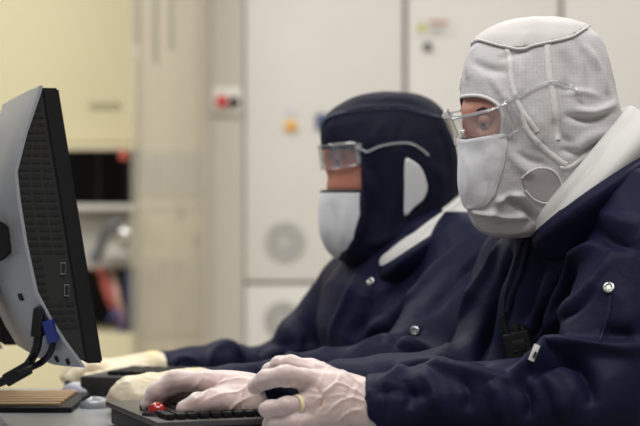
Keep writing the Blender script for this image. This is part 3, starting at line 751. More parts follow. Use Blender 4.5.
# neck drape of the hood: tilted rings round the neck
def drape(name, rings, m, parent, thick=0.003, seed=0, seg=96):
    R_ = []
    for (F, B, W, sag) in smooth_rings(rings, 8):
        Cc = (F + B) / 2; a = (B - F) / 2; rr = []
        for k in range(seg):
            t = 2 * math.pi * k / seg
            rr.append(Cc + a * -math.cos(t) + np.array([0, -W * math.sin(t), -sag * abs(math.sin(t)) ** 1.5]))
        R_.append(rr)
    v, f = ring_loft(name, R_); o = link(name, mesh_np(name, v, f), m, parent); return o
def smooth_rings(rings, n):
    A = [np.concatenate([F, B, [W, s]]) for F, B, W, s in rings]; return [(a[:3], a[3:6], a[6], a[7]) for a in smooth_line(A, n)]
dr1 = drape('neck_drape', [
    (qn(520, 226, D1 - .01), qn(612, 128, D1 + .02), 0.062, 0.0),
    (qn(531, 228, D1 - .03), qn(626, 109, D1 + .02), 0.088, -0.012),
    (qn(534, 234, D1 - .035), qn(636, 111, D1 + .02), 0.100, -0.010),
    (qn(536, 240, D1 - .035), qn(652, 125, D1 + .02), 0.118, -0.006),
    (qn(537, 250, D1 - .02), qn(650, 150, D1 + .02), 0.105, 0.012)], WSOFT, hood1)
folds(dr1.data, [([(600, 150), (585, 175), (560, 205), (545, 225)], .008, .004), ([(622, 135), (600, 165), (580, 190), (560, 215)], .007, -.003)])
solidify(dr1, 0.002)

cl1 = drape('collar', [
    (qn(530, 236, D1 - .035), qn(632, 154, D1 + .02), 0.100, -0.010),
    (qn(534, 236, D1 - .045), qn(652, 153, D1 + .02), 0.121, -0.014),
    (qn(535, 242, D1 - .048), qn(660, 159, D1 + .02), 0.127, -0.010),
    (qn(537, 256, D1 - .01), qn(672, 190, D1 + .02), 0.112, 0.020)], NAVY, P1)
solidify(cl1, 0.003)

# safety goggles
def goggles(parent_label, Lf, half, near_sw, zc, zt, yaw, c0, cat_label, temple, hgt=0.044, tint=LENS, sh=0.026):
    g = empty('safety_glasses', c0, cat_label, 'safety glasses')
    f = V(-math.cos(yaw), -math.sin(yaw), 0); s = V(math.sin(yaw), -math.cos(yaw), 0)
    up = (V(0, 0, 1) + f * -0.0).normalized(); up = (Matrix.Rotation(zt, 3, s) @ V(0, 0, 1)); f2 = (Matrix.Rotation(zt, 3, s) @ f)
    def S_(u, h): # u -1..1 across, h -1..1 up
        a = u * 1.25; rx, ry = 0.050, half
        hh = hgt / 2 * h * (1 - 0.12 * u * u) * (1 - (0.22 * max(0, 1 - abs(u) * 4) if h < 0 else 0))
        return V(*c0) + f2 * (rx * (math.cos(a) - 1)) + s * (ry * math.sin(a) / math.sin(1.25)) + up * hh
    n, mv = 48, 10; vs = [S_(-1 + 2 * i / n, -1 + 2 * j / mv) for i in range(n + 1) for j in range(mv + 1)]
    fs = [(i * (mv + 1) + j, (i + 1) * (mv + 1) + j, (i + 1) * (mv + 1) + j + 1, i * (mv + 1) + j + 1) for i in range(n) for j in range(mv)]
    le = link('lens', mesh_np('lens', vs, fs), tint, g); solidify(le, 0.0016, 0)
    per = [S_(-1 + 2 * i / n, 1) for i in range(n + 1)] + [S_(1, 1 - 2 * j / 6) for j in range(1, 6)] + [S_(1 - 2 * i / n, -1) for i in range(n + 1)] + [S_(-1, -1 + 2 * j / 6) for j in range(1, 6)]
    MB().tube(per, 0.0014, 8, True).build('lens_rim', CLEARP, g)
    MB().tube([S_(-1 + 2 * i / n, 1) + up * 0.001 + f2 * -0.002 for i in range(n + 1)], 0.0016, 8).build('brow_bar', CLEARP, g)
    MB().tube([S_(-.1, -.6) - f2 * .004, S_(-.04, .0) - f2 * .003, S_(.04, .0) - f2 * .003, S_(.1, -.6) - f2 * .004], 0.002, 6).build('nose_bridge', CLEARP, g)
    for sg in (1, -1):
        # side shield: flat pane running back from the lens edge
        a0, a1 = S_(sg, 1), S_(sg, -1); b0 = a0 - f2 * sh + s * sg * 0.006 - up * 0.006; b1 = a1 - f2 * sh * .4 + s * sg * 0.004 + up * 0.010
        o = link('side_shield', mesh_np('side_shield', [a0, a1, b1, b0], [(0, 1, 2, 3)]), CLEARP, g, False); solidify(o, 0.0012, 0)
    return g, S_
def temple_from(g, bv, pts, start, m, rr=0.0014, hgt=0.0035):
    L = [start] + line_on(bv, pts, 5, 0.004)
    o = MB().tube(L, rr, 6).build('temple', m, g); return o
c0 = qn(461, 132.5, D1 - 0.050)
g1, S1_ = goggles(P1, None, 0.070, None, None, R(28), R(27), c0, 'clear wraparound safety goggles worn over the white hood', None, hgt=0.040, sh=0.008)
st1 = S1_(1, 0.8)
temple_from(g1, bv1, [(505, 102), (520, 94), (535, 87), (549, 82), (560, 83), (574, 89), (582, 97)], st1, CLEARP)
MB().tube([S1_(-1, .8), S1_(-1, .8) + V(0.05, 0.02, 0.01), S1_(-1, .8) + V(0.10, 0.035, 0.015)], 0.0014, 6).build('temple', CLEARP, g1)

# coveralls
def coverall1():
    sL = qn(652, 262, 2.27); eL = qn(598, 402, 2.20); wL = qn(368, 408, 2.22)
    sR = qn(532, 270, 2.57); eR = qn(482, 385, 2.49); wR = qn(252, 404, 2.33)
    nk = qn(600, 215, 2.43); ch = qn(618, 300, 2.46); pel = np.array([0.64, 2.62, 0.53])
    yw = Matrix.Rotation(R(33), 3, 'Z')
    P = [ell(ch + np.array([0.01, 0.0, 0.02]), (0.125, 0.185, 0.17), 0.05, rot=yw), cone(ch, pel, 0.150, 0.155, 0.06), cone(nk + np.array([.02, 0, -.01]), ch, 0.088, 0.13, 0.05),
         cone(qn(640, 215, 2.30), qn(545, 258, 2.54), 0.055, 0.055, 0.06), ell(qn(655, 235, 2.47), (0.13, 0.15, 0.10), 0.05, rot=yw),
         cone(sL, eL, 0.082, 0.062, 0.03), cone(eL, qn(470, 404, 2.21), 0.062, 0.050, 0.02), cone(wL, qn(470, 404, 2.21), 0.0375, 0.050, 0.012, flat=True),
         cone(sR, eR, 0.072, 0.058, 0.03), cone(wR, eR, 0.036, 0.056, 0.02, flat=True)]
    for sy, kn in ((-1, (0.20, 2.22, 0.56)), (1, (0.24, 2.52, 0.56))):
        hp = pel + np.array([-0.03, 0.09 * sy, 0]); kn = np.array(kn); ft = np.array([kn[0] + 0.02, kn[1], 0.06])
        P += [cone(hp, kn, 0.10, 0.072, 0.04), cone(kn, ft, 0.068, 0.052, 0.03), cone(ft + [0.03, 0, -.015], ft + [-0.13, -0.02, -0.02], 0.042, 0.036, 0.02)]
    P.append(ell(nk + np.array([-.02, -0.0, 0.075]), (0.085, 0.085, 0.06), 0.02, 's'))
    return P
cov1m = refine(sdf_mesh('coverall', coverall1(), 0.0055))
CF = [ # long ridges and hollows of the front, shoulder and sleeve
    ([(531, 238), (526, 256), (520, 276), (513, 296), (508, 322)], .006, .007), ([(545, 240), (538, 270), (530, 300), (524, 325)], .012, -.008),
    ([(503, 244), (494, 262), (478, 290), (458, 322), (446, 350)], .009, .008), ([(512, 250), (504, 275), (494, 305), (486, 340), (480, 368)], .012, -.014),
    ([(596, 240), (580, 262), (560, 290), (542, 316)], .012, .012), ([(572, 262), (556, 290), (540, 318), (528, 345)], .009, -.012),
    ([(618, 250), (600, 280), (572, 310), (545, 335)], .013, .006), ([(610, 268), (586, 300), (560, 326), (540, 345)], .009, -.007),
    ([(509, 376), (522, 370), (536, 361), (552, 352), (572, 348), (600, 347), (640, 348)], .010, .012), ([(530, 374), (548, 364), (566, 360), (580, 370), (590, 390), (592, 408)], .012, -.013),
    ([(552, 352), (540, 350), (525, 360)], .008, -.008), ([(600, 330), (620, 334), (640, 334)], .012, -.007),
    ([(380, 384), (400, 372), (426, 366), (455, 370), (486, 376), (515, 382)], .009, .006), ([(375, 394), (395, 390), (430, 396)], .008, -.004),
    ([(400, 378), (410, 392), (408, 410)], .008, -.005), ([(420, 372), (432, 388), (436, 412)], .010, .005), ([(460, 376), (470, 392), (468, 412)], .009, -.005),
    ([(490, 384), (500, 400), (505, 420)], .010, .006), ([(520, 380), (530, 400), (528, 420)], .008, -.006), ([(545, 375), (560, 395), (566, 415)], .010, .007),
    ([(370, 389), (372, 400), (371, 420)], .004, .0025), ([(385, 386), (387, 400), (386, 420)], .004, -.002),
    ([(600, 215), (620, 222), (640, 228)], .012, .005), ([(590, 225), (610, 240), (636, 250)], .010, -.006),
    ([(470, 268), (462, 290), (452, 310)], .008, -.006), ([(480, 262), (470, 285), (456, 318)], .007, .005)]
CF = [(a, b * .85, c_ * 1.55) for a, b, c_ in CF]; folds(cov1m, CF)
v = getv(cov1m); nz = vnoise(v, 9, 11, (1, 1, 1)) * 0.006 + (0.5 - np.abs(vnoise(v, 14, 21, (1, 1, .7)))) * 0.009
setv(cov1m, v + vnorm(cov1m) * nz[:, None])
cov1 = link('coverall', cov1m, NAVY, P1)
bc1 = bvh_of(cov1m)
stitched([(528, 240), (524, 258), (519, 276), (512, 294), (508, 312)], 0.004, cov1, NAVYE, bc1, 0.0015)
def snap(px, py, bv, parent):
    loc, nr = hit(bv, px, py)
    if loc is None: return
    t = nr.to_track_quat('Z', 'Y').to_matrix().to_4x4(); t.translation = loc
    m = MB(); m.tube([V(math.cos(a) * .0052, math.sin(a) * .0052, .0015) for a in np.linspace(0, 2 * math.pi, 24, endpoint=False)], .0018, 8, True)
    m.cyl((0, 0, 0), (0, 0, .0022), .003).build('snap_fastener', STEEL, parent, xf=t)
snap(609, 288, bc1, cov1)
stitched([(611, 296), (609, 312), (604, 328), (600, 342)], 0.0015, cov1, NAVYE, bc1, 0.0008)

# hands and gloves
hL, hR = hand_L1(), hand_R1()
for P_, dz in ((hL, .0055), (hR, .0035)):
    for p in P_:
        for k_ in ('a', 'b', 'c'):
            if k_ in p: p[k_] = p[k_] - np.array([0, 0, dz])
glove('glove', hL, GLOVE_P, P1, 0.0019, 2, [
    ([(365, 388), (350, 376), (335, 366), (322, 362)], .0017, .0022), ([(365, 396), (350, 388), (338, 384), (325, 392), (310, 408)], .0017, .0025),
    ([(365, 402), (352, 398), (340, 402), (325, 415)], .0017, .0022), ([(360, 383), (352, 400), (350, 424)], .0017, .0022), ([(356, 380), (346, 396), (340, 420)], .0017, -.002),
    ([(330, 362), (324, 375), (318, 388)], .0017, .0018), ([(343, 370), (336, 384), (322, 398)], .0017, .0022), ([(364, 410), (350, 412), (335, 424)], .0017, .0022),
    ([(318, 388), (322, 400), (316, 412)], .003, -.003)], cuff=[cone(qn(354, 405, 2.22), qn(374, 408, 2.22), 0.026, 0.028, 0.008)])
glove('glove', hR, GLOVE_P, P1, 0.0024, 8, [
    ([(250, 384), (238, 392), (222, 394), (206, 400)], .0017, .0022), ([(246, 378), (230, 380), (214, 384)], .0017, .002), ([(252, 396), (236, 404), (226, 414)], .0017, .0024),
    ([(205, 372), (200, 382), (190, 390)], .0017, .002), ([(212, 388), (204, 395), (194, 401)], .0017, .002), ([(225, 376), (216, 384), (208, 390)], .0017, -.002),
    ([(242, 390), (240, 402), (244, 416)], .0017, .002)], cuff=[cone(qn(236, 402, 2.33), qn(243, 403, 2.33), 0.025, 0.0275, 0.008)])
rc = V(*qn(297, 404.6, 2.198)); ax = (Q(310, 398, 2.208) - Q(287, 401, 2.187)).normalized(); u_ = ax.orthogonal().normalized(); w_ = ax.cross(u_)
m_ = MB()
for off in (-.0016, 0, .0016): m_.tube([rc + ax * off + (u_ * math.cos(a) + w_ * math.sin(a)) * 0.0112 for a in np.linspace(0, 2 * math.pi, 32, endpoint=False)], .0009, 6, True)
m_.build('finger_band', mat('gold_band', (0.80, 0.70, 0.42), 0.5), P1)
torso = [cone((0.62, 2.6, 0.55), qn(618, 300, 2.46), .11, .10), cone(qn(618, 300, 2.46), qn(590, 190, 2.42), .09, .05, .04), cone(qn(652, 262, 2.27), qn(598, 402, 2.20), .040, .030, .03),
         cone(qn(598, 402, 2.20), qn(372, 409, 2.22), .030, .021), cone(qn(532, 270, 2.57), qn(482, 385, 2.49), .040, .030, .03), cone(qn(482, 385, 2.49), qn(258, 403, 2.33), .026, .021),
         cone(qn(618, 285, 2.46), qn(645, 255, 2.29), .07, .05, .04), cone(qn(618, 285, 2.46), qn(535, 270, 2.55), .07, .05, .04)]
b1 = sdf_mesh('body', torso, 0.009)
body1 = link('body', b1, SKIN1, P1); join_to(body1, [FACE1, sdf_mesh('h', hL, 0.0022), sdf_mesh('h', hR, 0.0022)])

# ---- farther person: navy hood
P2 = person((0.40, 3.1, 0), 'person in a navy hood and coveralls with a white face mask, farther along the desk')
D2 = 2.98
rows2 = [(91.8, 390, 402, .006), (93, 375, 413, .028), (97, 356, 424, .05), (104, 341, 435, .065), (113, 329, 444, .077), (124, 322, 450, .086), (138, 320.5, 454, .092),
         (153, 322, 456, .096), (170, 325, 458, .097), (190, 323, 459, .096), (207, 320.5, 459, .094), (230, 321, 456, .09), (247, 327, 448, .082), (257, 336, 438, .074), (263, 346, 428, .062), (268, 362, 412, .04)]
H2 = Head(rows2, D2, R(17))
open2 = [(300, 150), (330, 150), (352, 149), (360, 157), (362, 175), (362, 195), (360, 215), (353, 240), (341, 257), (330, 258), (300, 262)]
ins2 = H2.inside(open2)
hood2 = link('hood', H2.mesh('hood', keep=~ins2), NAVYH, P2)
bv2 = bvh_of(H2.mesh('tmp'))
folds(hood2.data, [([(330, 118), (355, 110), (400, 108), (440, 118)], .006, .003), ([(360, 160), (368, 190), (362, 225), (352, 250)], .006, .004), ([(372, 165), (380, 195), (374, 230)], .008, -.004),
    ([(385, 120), (375, 135), (372, 150)], .008, .003), ([(405, 118), (400, 135), (398, 150)], .008, -.003), ([(392, 200), (390, 225), (380, 250)], .009, .004), ([(430, 160), (440, 180), (440, 205)], .01, .004),
    ([(365, 245), (385, 240), (410, 228)], .008, .004), ([(440, 130), (446, 150), (450, 175)], .008, -.003)])
hood2.data.polygons.foreach_set('use_smooth', [True] * len(hood2.data.polygons)); solidify(hood2, 0.002)
v = getv(hood2.data); setv(hood2.data, v + vnorm(hood2.data) * (vnoise(v, 20, 5) * 0.002)[:, None])
def st2(pts, wd, m=NAVYE, off=.0012): return stitched(pts, wd, hood2, m, bv2, off)
st2([(323, 124), (333, 116), (360, 111), (400, 109), (440, 118)], .003); st2([(362, 152), (363, 175), (363, 200), (360, 220), (354, 240), (343, 258)], .003)
patch2 = [(405, 160), (413, 161), (421, 168), (426, 180), (427, 190), (423, 200), (414, 208), (404.5, 216), (404, 190)]
e2 = surface_patch('ear_patch', patch2, bv2, 0.0055, mat('white_patch', (0.52, 0.51, 0.52), 0.8, bump=(90, .3, .002)), hood2)
mp2 = [(300, 191), (330, 191), (361, 193), (361, 215), (354, 238), (341, 256), (330, 257), (300, 262)]
mk2, rim2, mtop2 = shaped_mask(H2, 'face_mask', (192, 192), [(180, 361), (192, 361), (215, 361), (238, 354.5), (248, 348), (255, 341), (257.5, 334), (258.5, 0)], WMASK, P2, 0.0015); solidify(mk2, 0.002)
folds(mk2.data, [([(330, 200), (335, 225), (338, 250)], .008, .002), ([(350, 200), (345, 225), (342, 245)], .008, -.002)]); mk2.data.polygons.foreach_set('use_smooth', [True] * len(mk2.data.polygons))
MB().tube(mtop2, 0.0030, 8).build('mask_band', BLACK, mk2); MB().tube(rim2, 0.0024, 8).build('mask_hem', NAVYE, mk2)
fp2, GG2, rt2 = face_mesh(H2, 160, R(17), D2 / FPX)
eyes(P2, GG2, SKIN2)
FACE2 = sdf_mesh('face', fp2, 0.0035)
dr2 = drape('neck_drape', [
    (qn(366, 262, D2 - .02), qn(452, 196, D2 + .02), 0.07, 0.0),
    (qn(376, 266, D2 - .05), qn(474, 186, D2 + .02), 0.100, -0.004),
    (qn(377, 271, D2 - .055), qn(478, 190, D2 + .02), 0.108, -0.004),
    (qn(379, 275, D2 - .05), qn(490, 206, D2 + .02), 0.120, 0.0),
    (qn(380, 284, D2 - .03), qn(484, 220, D2 + .02), 0.10, 0.012)], WSOFT, hood2)
solidify(dr2, 0.002)
cl2 = drape('collar', [
    (qn(372, 270, D2 - .04), qn(462, 214, D2 + .02), 0.09, -0.002),
    (qn(378, 274, D2 - .06), qn(474, 206, D2 + .02), 0.113, -0.006),
    (qn(379, 279, D2 - .063), qn(480, 209, D2 + .02), 0.119, -0.003),
    (qn(384, 292, D2 - .02), qn(492, 236, D2 + .02), 0.105, 0.020)], NAVY, P2)
solidify(cl2, 0.003)
c2 = qn(322.5, 158, D2 - 0.03)
g2, S2_ = goggles(P2, None, 0.070, None, None, R(8), R(17), c2, 'clear safety glasses worn over the navy hood', None, hgt=0.038, sh=0.036)
temple_from(g2, bv2, [(368, 152), (380, 147), (395, 144), (410, 144), (420, 149), (428, 156)], S2_(1, .6), CLEARP, 0.0021)
MB().tube([S2_(-1, .6), S2_(-1, .6) + V(0.05, 0.02, 0.01), S2_(-1, .6) + V(0.10, 0.03, 0.012)], 0.0025, 6).build('temple', CLEARP, g2)

def coverall2():
    sL = qn(478, 278, 2.84); eL = qn(420, 374, 2.70); wL = qn(204, 394, 2.64)
    sR = qn(352, 298, 3.14); eR = qn(292, 374, 3.16); wR = qn(160, 372, 3.055)
    nk = qn(420, 250, D2); ch = qn(415, 330, 3.0); pel = np.array([0.42, 3.10, 0.53])
    yw = Matrix.Rotation(R(33), 3, 'Z')
    P = [ell(ch + np.array([0.0, 0, 0.02]), (0.115, 0.185, 0.16), 0.05, rot=yw), cone(ch, pel, 0.140, 0.15, 0.06), cone(nk, ch, 0.075, 0.13, 0.05),
         cone(qn(462, 250, 2.86), qn(368, 284, 3.10), 0.052, 0.052, 0.06), ell(qn(450, 262, 3.0), (0.12, 0.14, 0.09), 0.05, rot=yw),
         cone(sL, eL, 0.078, 0.062, 0.03), cone(wL, eL, 0.034, 0.058, 0.02, flat=True),
         cone(sR, eR, 0.066, 0.055, 0.03), cone(wR, eR, 0.034, 0.052, 0.02, flat=True), ell(qn(225, 362, 3.09), (0.03, 0.04, 0.034), 0.02), ell(qn(192, 364, 3.07), (0.03, 0.035, 0.025), 0.015), ell(qn(293, 338, 3.13), (0.026, 0.035, 0.032), 0.02)]
    for sy, kn in ((-1, (0.0, 2.86, 0.56)), (1, (0.02, 3.12, 0.56))):
        hp = pel + np.array([-0.03, 0.09 * sy, 0]); kn = np.array(kn); ft = np.array([kn[0] + 0.02, kn[1], 0.06])
        P += [cone(hp, kn, 0.10, 0.072, 0.04), cone(kn, ft, 0.068, 0.052, 0.03), cone(ft + [0.03, 0, -.015], ft + [-0.13, -0.02, -0.02], 0.042, 0.036, 0.02)]
    P.append(ell(nk + np.array([-.01, 0, 0.07]), (0.08, 0.08, 0.055), 0.02, 's'))
    return P
cov2m = refine(sdf_mesh('coverall', coverall2(), 0.007))
folds(cov2m, [([(360, 275), (350, 295), (338, 318), (330, 345)], .010, .008), ([(372, 290), (366, 315), (352, 340)], .012, -.010), ([(470, 240), (440, 265), (410, 300), (385, 330)], .012, .010),
    ([(485, 255), (455, 285), (425, 315)], .012, -.010), ([(420, 258), (400, 280), (382, 310)], .010, -.006), ([(350, 352), (385, 340), (410, 345), (430, 352)], .010, .010),
    ([(365, 345), (372, 330), (392, 322)], .009, .008), ([(392, 350), (405, 336), (425, 330)], .009, -.009), ([(260, 358), (290, 352), (330, 350)], .010, .008), ([(245, 372), (275, 366), (320, 362)], .010, -.008),
    ([(205, 372), (214, 352), (228, 346), (240, 356)], .008, .008), ([(170, 368), (180, 358), (198, 358)], .007, .006), ([(250, 345), (262, 356), (258, 372)], .008, -.008), ([(300, 330), (296, 350), (280, 366)], .009, .006)])
v = getv(cov2m); setv(cov2m, v + vnorm(cov2m) * (vnoise(v, 10, 31) * 0.006 + (0.5 - np.abs(vnoise(v, 14, 41))) * 0.009)[:, None])
cov2 = link('coverall', cov2m, NAVY, P2); bc2 = bvh_of(cov2m)
snap(371, 282, bc2, cov2); snap(415, 331, bc2, cov2)
hL2, hR2 = hand_L2(), hand_R2()
glove('glove', hL2, GLOVE_C, P2, 0.0018, 12, amp=0.0014, k_extra=0.012)
glove('glove', hR2, GLOVE_C, P2, 0.0016, 15, amp=0.0012, k_extra=0.004)
cb = MB()
for i, px in enumerate((150, 153, 156)):
    c = V(*qn(px, 373, 3.05)); cb.tube([c + V(0.15 * math.cos(a) * 0.02, math.cos(a) * 0.031, math.sin(a) * 0.031) for a in np.linspace(0, 2 * math.pi, 28, endpoint=False)], 0.006, 8, True)
cb.build('glove_cuff', mat('yellow_cuff', (0.74, 0.62, 0.30), 0.5), P2)
torso2 = [cone((0.42, 3.1, 0.55), qn(415, 330, 3.0), .11, .10), cone(qn(415, 330, 3.0), qn(405, 230, D2), .09, .05, .04), cone(qn(478, 278, 2.84), qn(420, 374, 2.70), .045, .038, .03),
         cone(qn(420, 374, 2.70), qn(198, 393, 2.63), .026, .021), cone(qn(352, 298, 3.14), qn(292, 374, 3.16), .04, .035, .03), cone(qn(292, 374, 3.16), qn(156, 373, 3.05), .026, .021),
         cone(qn(415, 310, 3.0), qn(470, 275, 2.86), .07, .05, .04), cone(qn(415, 310, 3.0), qn(360, 295, 3.12), .07, .05, .04)]
body2 = link('body', sdf_mesh('body', torso2, 0.01), SKIN2, P2); join_to(body2, [FACE2, sdf_mesh('h', hL2, 0.003), sdf_mesh('h', hR2, 0.003)])
# ------------------------------------------------------------------ things on the desk
COVERS = []
def monitor(loc, label):
    """local frame: +x towards the viewer of the screen, y across (0 = near edge), z up from the bottom edge"""
    t = empty('computer_monitor', loc, label, 'monitor'); t.rotation_euler = (0, 0, R(16))
    lean = math.tan(R(9.2)); Hh, W = 0.338, 0.41
    def X(u, z): return u - lean * z + 0.0
    bz_ = [0.0, 0.004, Hh - 0.004, Hh]
    xf = parent_world(t)
    # bezel slab
    m = MB(); m.prism([(X(0, 0), 0), (X(0, Hh), Hh), (X(-0.021, Hh), Hh), (X(-0.021, 0), 0)], 0, W)
    bmesh.ops.bevel(m.bm, geom=m.bm.edges[:], offset=0.0022, segments=2, affect='EDGES'); bez = m.build('bezel', BLACK, t, xf=xf)
    m = MB(); m.prism([(X(0.0008, 0.016), 0.016), (X(0.0008, Hh - 0.016), Hh - 0.016), (X(-0.002, Hh - 0.016), Hh - 0.016), (X(-0.002, 0.016), 0.016)], 0.016, W - 0.016)
    m.build('screen', mat('screen_glass', (0.02, 0.025, 0.03), 0.12, emit=((0.6, 0.75, 1.0), 0.35)), t, xf=xf)
    # side housing; depth behind the bezel at each height
    B = [(0.004, .008), (0.028, .026), (0.053, .038), (0.089, .051), (0.15, .053), (0.20, .053), (0.235, .050), (0.281, .031), (0.315, .014), (0.331, .006)]
    m = MB(); m.prism([(X(-0.020, z), z) for z, b in B[:1]] + [(X(-0.020, B[-1][0]), B[-1][0])] + [(X(-0.020 - b, z), z) for z, b in B[::-1]], 0.003, W - 0.003)
    hs = m.build('side_housing', DKGREY, t, xf=xf)
    # vent slots down the near side, each a dark recess line
    m = MB(); z = 0.045
    while z < 0.325:
        b = float(np.interp(z, [q[0] for q in B], [q[1] for q in B]))
        n = 3 if b > 0.022 else (2 if b > .012 else 1)
        inUSB = 0.078 < z < 0.132
        for k in range(n):
            if inUSB and k < n - 1: continue
            x0 = -0.024 - (b - 0.007) * k / n; x1 = -0.024 - (b - 0.007) * (k + 0.78) / n
            m.box((X((x0 + x1) / 2, z), 0.0026, z), (abs(x1 - x0), 0.0012, 0.0034))
        z += 0.0092
    m.build('vent_slots', BLACKV, t, xf=xf)
    for zz in (0.090, 0.117):
        m = MB(); fx = X(-0.030, zz)
        m.box((fx, 0.0022, zz), (0.0062, 0.0014, 0.0145), bev=0.0006).build('usb_port', STEEL, t, xf=xf)
        MB().box((fx, 0.0010, zz), (0.0048, 0.0020, 0.0128)).box((fx + .001, 0.0004, zz), (0.0016, 0.001, 0.010)).build('usb_socket', BLACKV, t, xf=xf)
    # silver back cover, chamfered round the side
    C = [(-0.005, .006, .036), (0.0, .008, .046), (0.028, .024, .058), (0.053, .036, .066), (0.089, .049, .074), (0.15, .052, .074), (0.20, .052, .068), (0.235, .050, .060), (0.281, .031, .040), (0.315, .014, .020), (0.331, .006, .010), (0.3405, .002, .004)]
    rings = []
    for z, b, c in C:
        a = -0.0195 - b; e = -0.020 - c
        pts = [(a + 0.003, 0.0), (a - 0.001, 0.0), (a * .6 + e * .4, .014), (e + .002, 0.05), (e, 0.075), (e, W - .075), (e + .002, W - .05), (a * .6 + e * .4, W - .014), (a - .001, W), (a + .003, W)]
        rings.append([(X(px_, z), y, z) for px_, y in pts])
    v, f = ring_loft('b', rings, True, True); bm = bmesh.new(); me = mesh_np('back_cover', v, f); me.transform(xf)
    bc = link('back_cover', me, SILVER, t); me.set_sharp_from_angle(angle=R(28))
    bcv = bvh_of(me); t['_s'] = 1; del t['_s']; COVERS.append(bcv)
    # hinge and stand
    MB().cyl((X(-0.108, 0.15), 0.03, 0.15), (X(-0.108, 0.15), W / 2 + 0.03, 0.15), 0.027, bev=0.003).box((X(-0.10, 0.15), W / 2, 0.15), (0.05, 0.08, 0.06), bev=0.004).build('hinge', BLACK, t, xf=xf)
    zb = DESKZ - loc[2]
    m = MB(); m.prism([(-0.150, zb + .012), (-0.115, zb + .012), (-0.115, 0.16), (-0.150, 0.16)], W / 2 - 0.035, W / 2 + 0.035)
    bmesh.ops.bevel(m.bm, geom=m.bm.edges[:], offset=0.006, segments=2, affect='EDGES'); m.build('stand', SILVER, t, xf=xf)
    MB().box((-0.17, W / 2, zb + .0075), (0.13, 0.20, 0.013), bev=0.005).build('stand_base', SILVER, t, xf=xf)
    return t, xf, X
p = Q(103, 363, 2.28)
mon1, xf1, X1_ = monitor((p.x, p.y, p.z), 'nearest computer monitor seen from behind, silver back with black vented side')
for px_, py_, sz in ((57, 359, (.0045, .004, .008)), (68, 361.5, (.0045, .004, .008)), (21, 297, (.008, .004, .009))):
    l_, n_ = hit(COVERS[0], px_, py_)
    if l_ is not None: MB().box(l_, sz, n_.to_track_quat('Y', 'Z').to_matrix(), .0008).build('cover_slot', BLACKV, mon1)
p = Q(18, 345, 2.74)
monitor((p.x, p.y, p.z), 'black-edged computer monitor behind the nearest one, at the left edge')

def cable(pts, r, m, label, plug=None):
    t = empty('monitor_cable', pts[0], label, 'cable'); MB().tube(smooth_line(pts, 10), r, 10).build('cord', m, t); return t
c1 = cable([Q(38.5, 335, 2.27), Q(36.5, 348, 2.275), Q(31, 360, 2.29), Q(22, 371, 2.28), Q(8, 379, 2.28), Q(-25, 392, 2.30)], 0.0056, BLACK, 'black monitor cable with a black plug and a thick ferrite collar')
MB().box(Q(39, 322, 2.27), (0.014, 0.030, 0.036), Matrix.Rotation(R(6), 3, 'Y'), 0.003).build('plug', BLACK, c1)
d = (Q(6, 380, 2.275) - Q(29, 367, 2.275)).normalized()
MB().box(Q(17.5, 374, 2.277), (0.034, 0.017, 0.017), d.to_track_quat('X', 'Z').to_matrix(), 0.003).build('ferrite_collar', BLACK, c1)
c2_ = cable([Q(53, 343, 2.265), Q(50, 353, 2.27), Q(42, 362, 2.285), Q(30, 368, 2.27), Q(18, 374, 2.268)], 0.0042, BLACK, 'thin black monitor cable with a blue plug')
MB().box(Q(51.5, 331, 2.265), (0.013, 0.032, 0.028), Matrix.Rotation(R(-14), 3, 'Y'), 0.002).build('plug', BLUE, c2_)

# trackball keyboard console in front
def oriented(o_pts):  return o_pts
kx = Q(105.5, 400.5, 2.45); ky = Q(158, 421, 2.20)      # left end of the top, far and near corner
zt = 0.781
A = V(kx.x, kx.y, zt); Bp = V(ky.x, ky.y, zt)
e1 = (Bp - A).normalized(); e2 = V(-e1.y, e1.x, 0)        # e1 towards camera, e2 to the right
if e2.x < 0: e2 = -e2
Ln = (Bp - A).length; LW = 0.42
con = empty('trackball_keyboard', (A + e1 * Ln / 2 + e2 * LW / 2) * 1, 'black keyboard console with a raised rim under the pink-gloved hands', 'keyboard')
con.location.z = DESKZ
Mx = Matrix((( e2.x, e1.x, 0), (e2.y, e1.y, 0), (0, 0, 1)))
def K(a, b, z): return A + e2 * a + e1 * b + V(0, 0, z - zt)
MB().box(K(LW / 2, Ln / 2, (DESKZ + zt - .005) / 2 + .001), (LW - .012, Ln - .012, zt - .005 - DESKZ - .002), Mx, 0.002).build('console_body', DKGREY, con)
MB().box(K(LW / 2, Ln / 2, zt - 0.0035), (LW, Ln, 0.007), Mx, 0.0015).build('rim_plate', mat('rim_grey', (0.045, 0.042, 0.040), 0.4), con)
nk_ = 0
for r_ in range(9):
    for c_ in range(10):
        b = 0.128 + r_ * 0.0145; a = 0.020 + c_ * 0.0145 
        if b > Ln - 0.02 or a > LW - 0.03: continue
        o = MB().box(K(a, b, zt + 0.0038), (0.0118, 0.0118, 0.0076), Mx, 0.0024).build('key', BLACK, con)
tb = MB().ball(V(*Q(157, 411, 2.28)), 0.0112, seg=28).build('ball', RED, con)
c = Q(157, 409, 2.28); MB().cyl((c.x, c.y, zt - .002), (c.x, c.y, zt + .004), 0.020, 0.017, 28).build('ball_socket', BLACK, con)

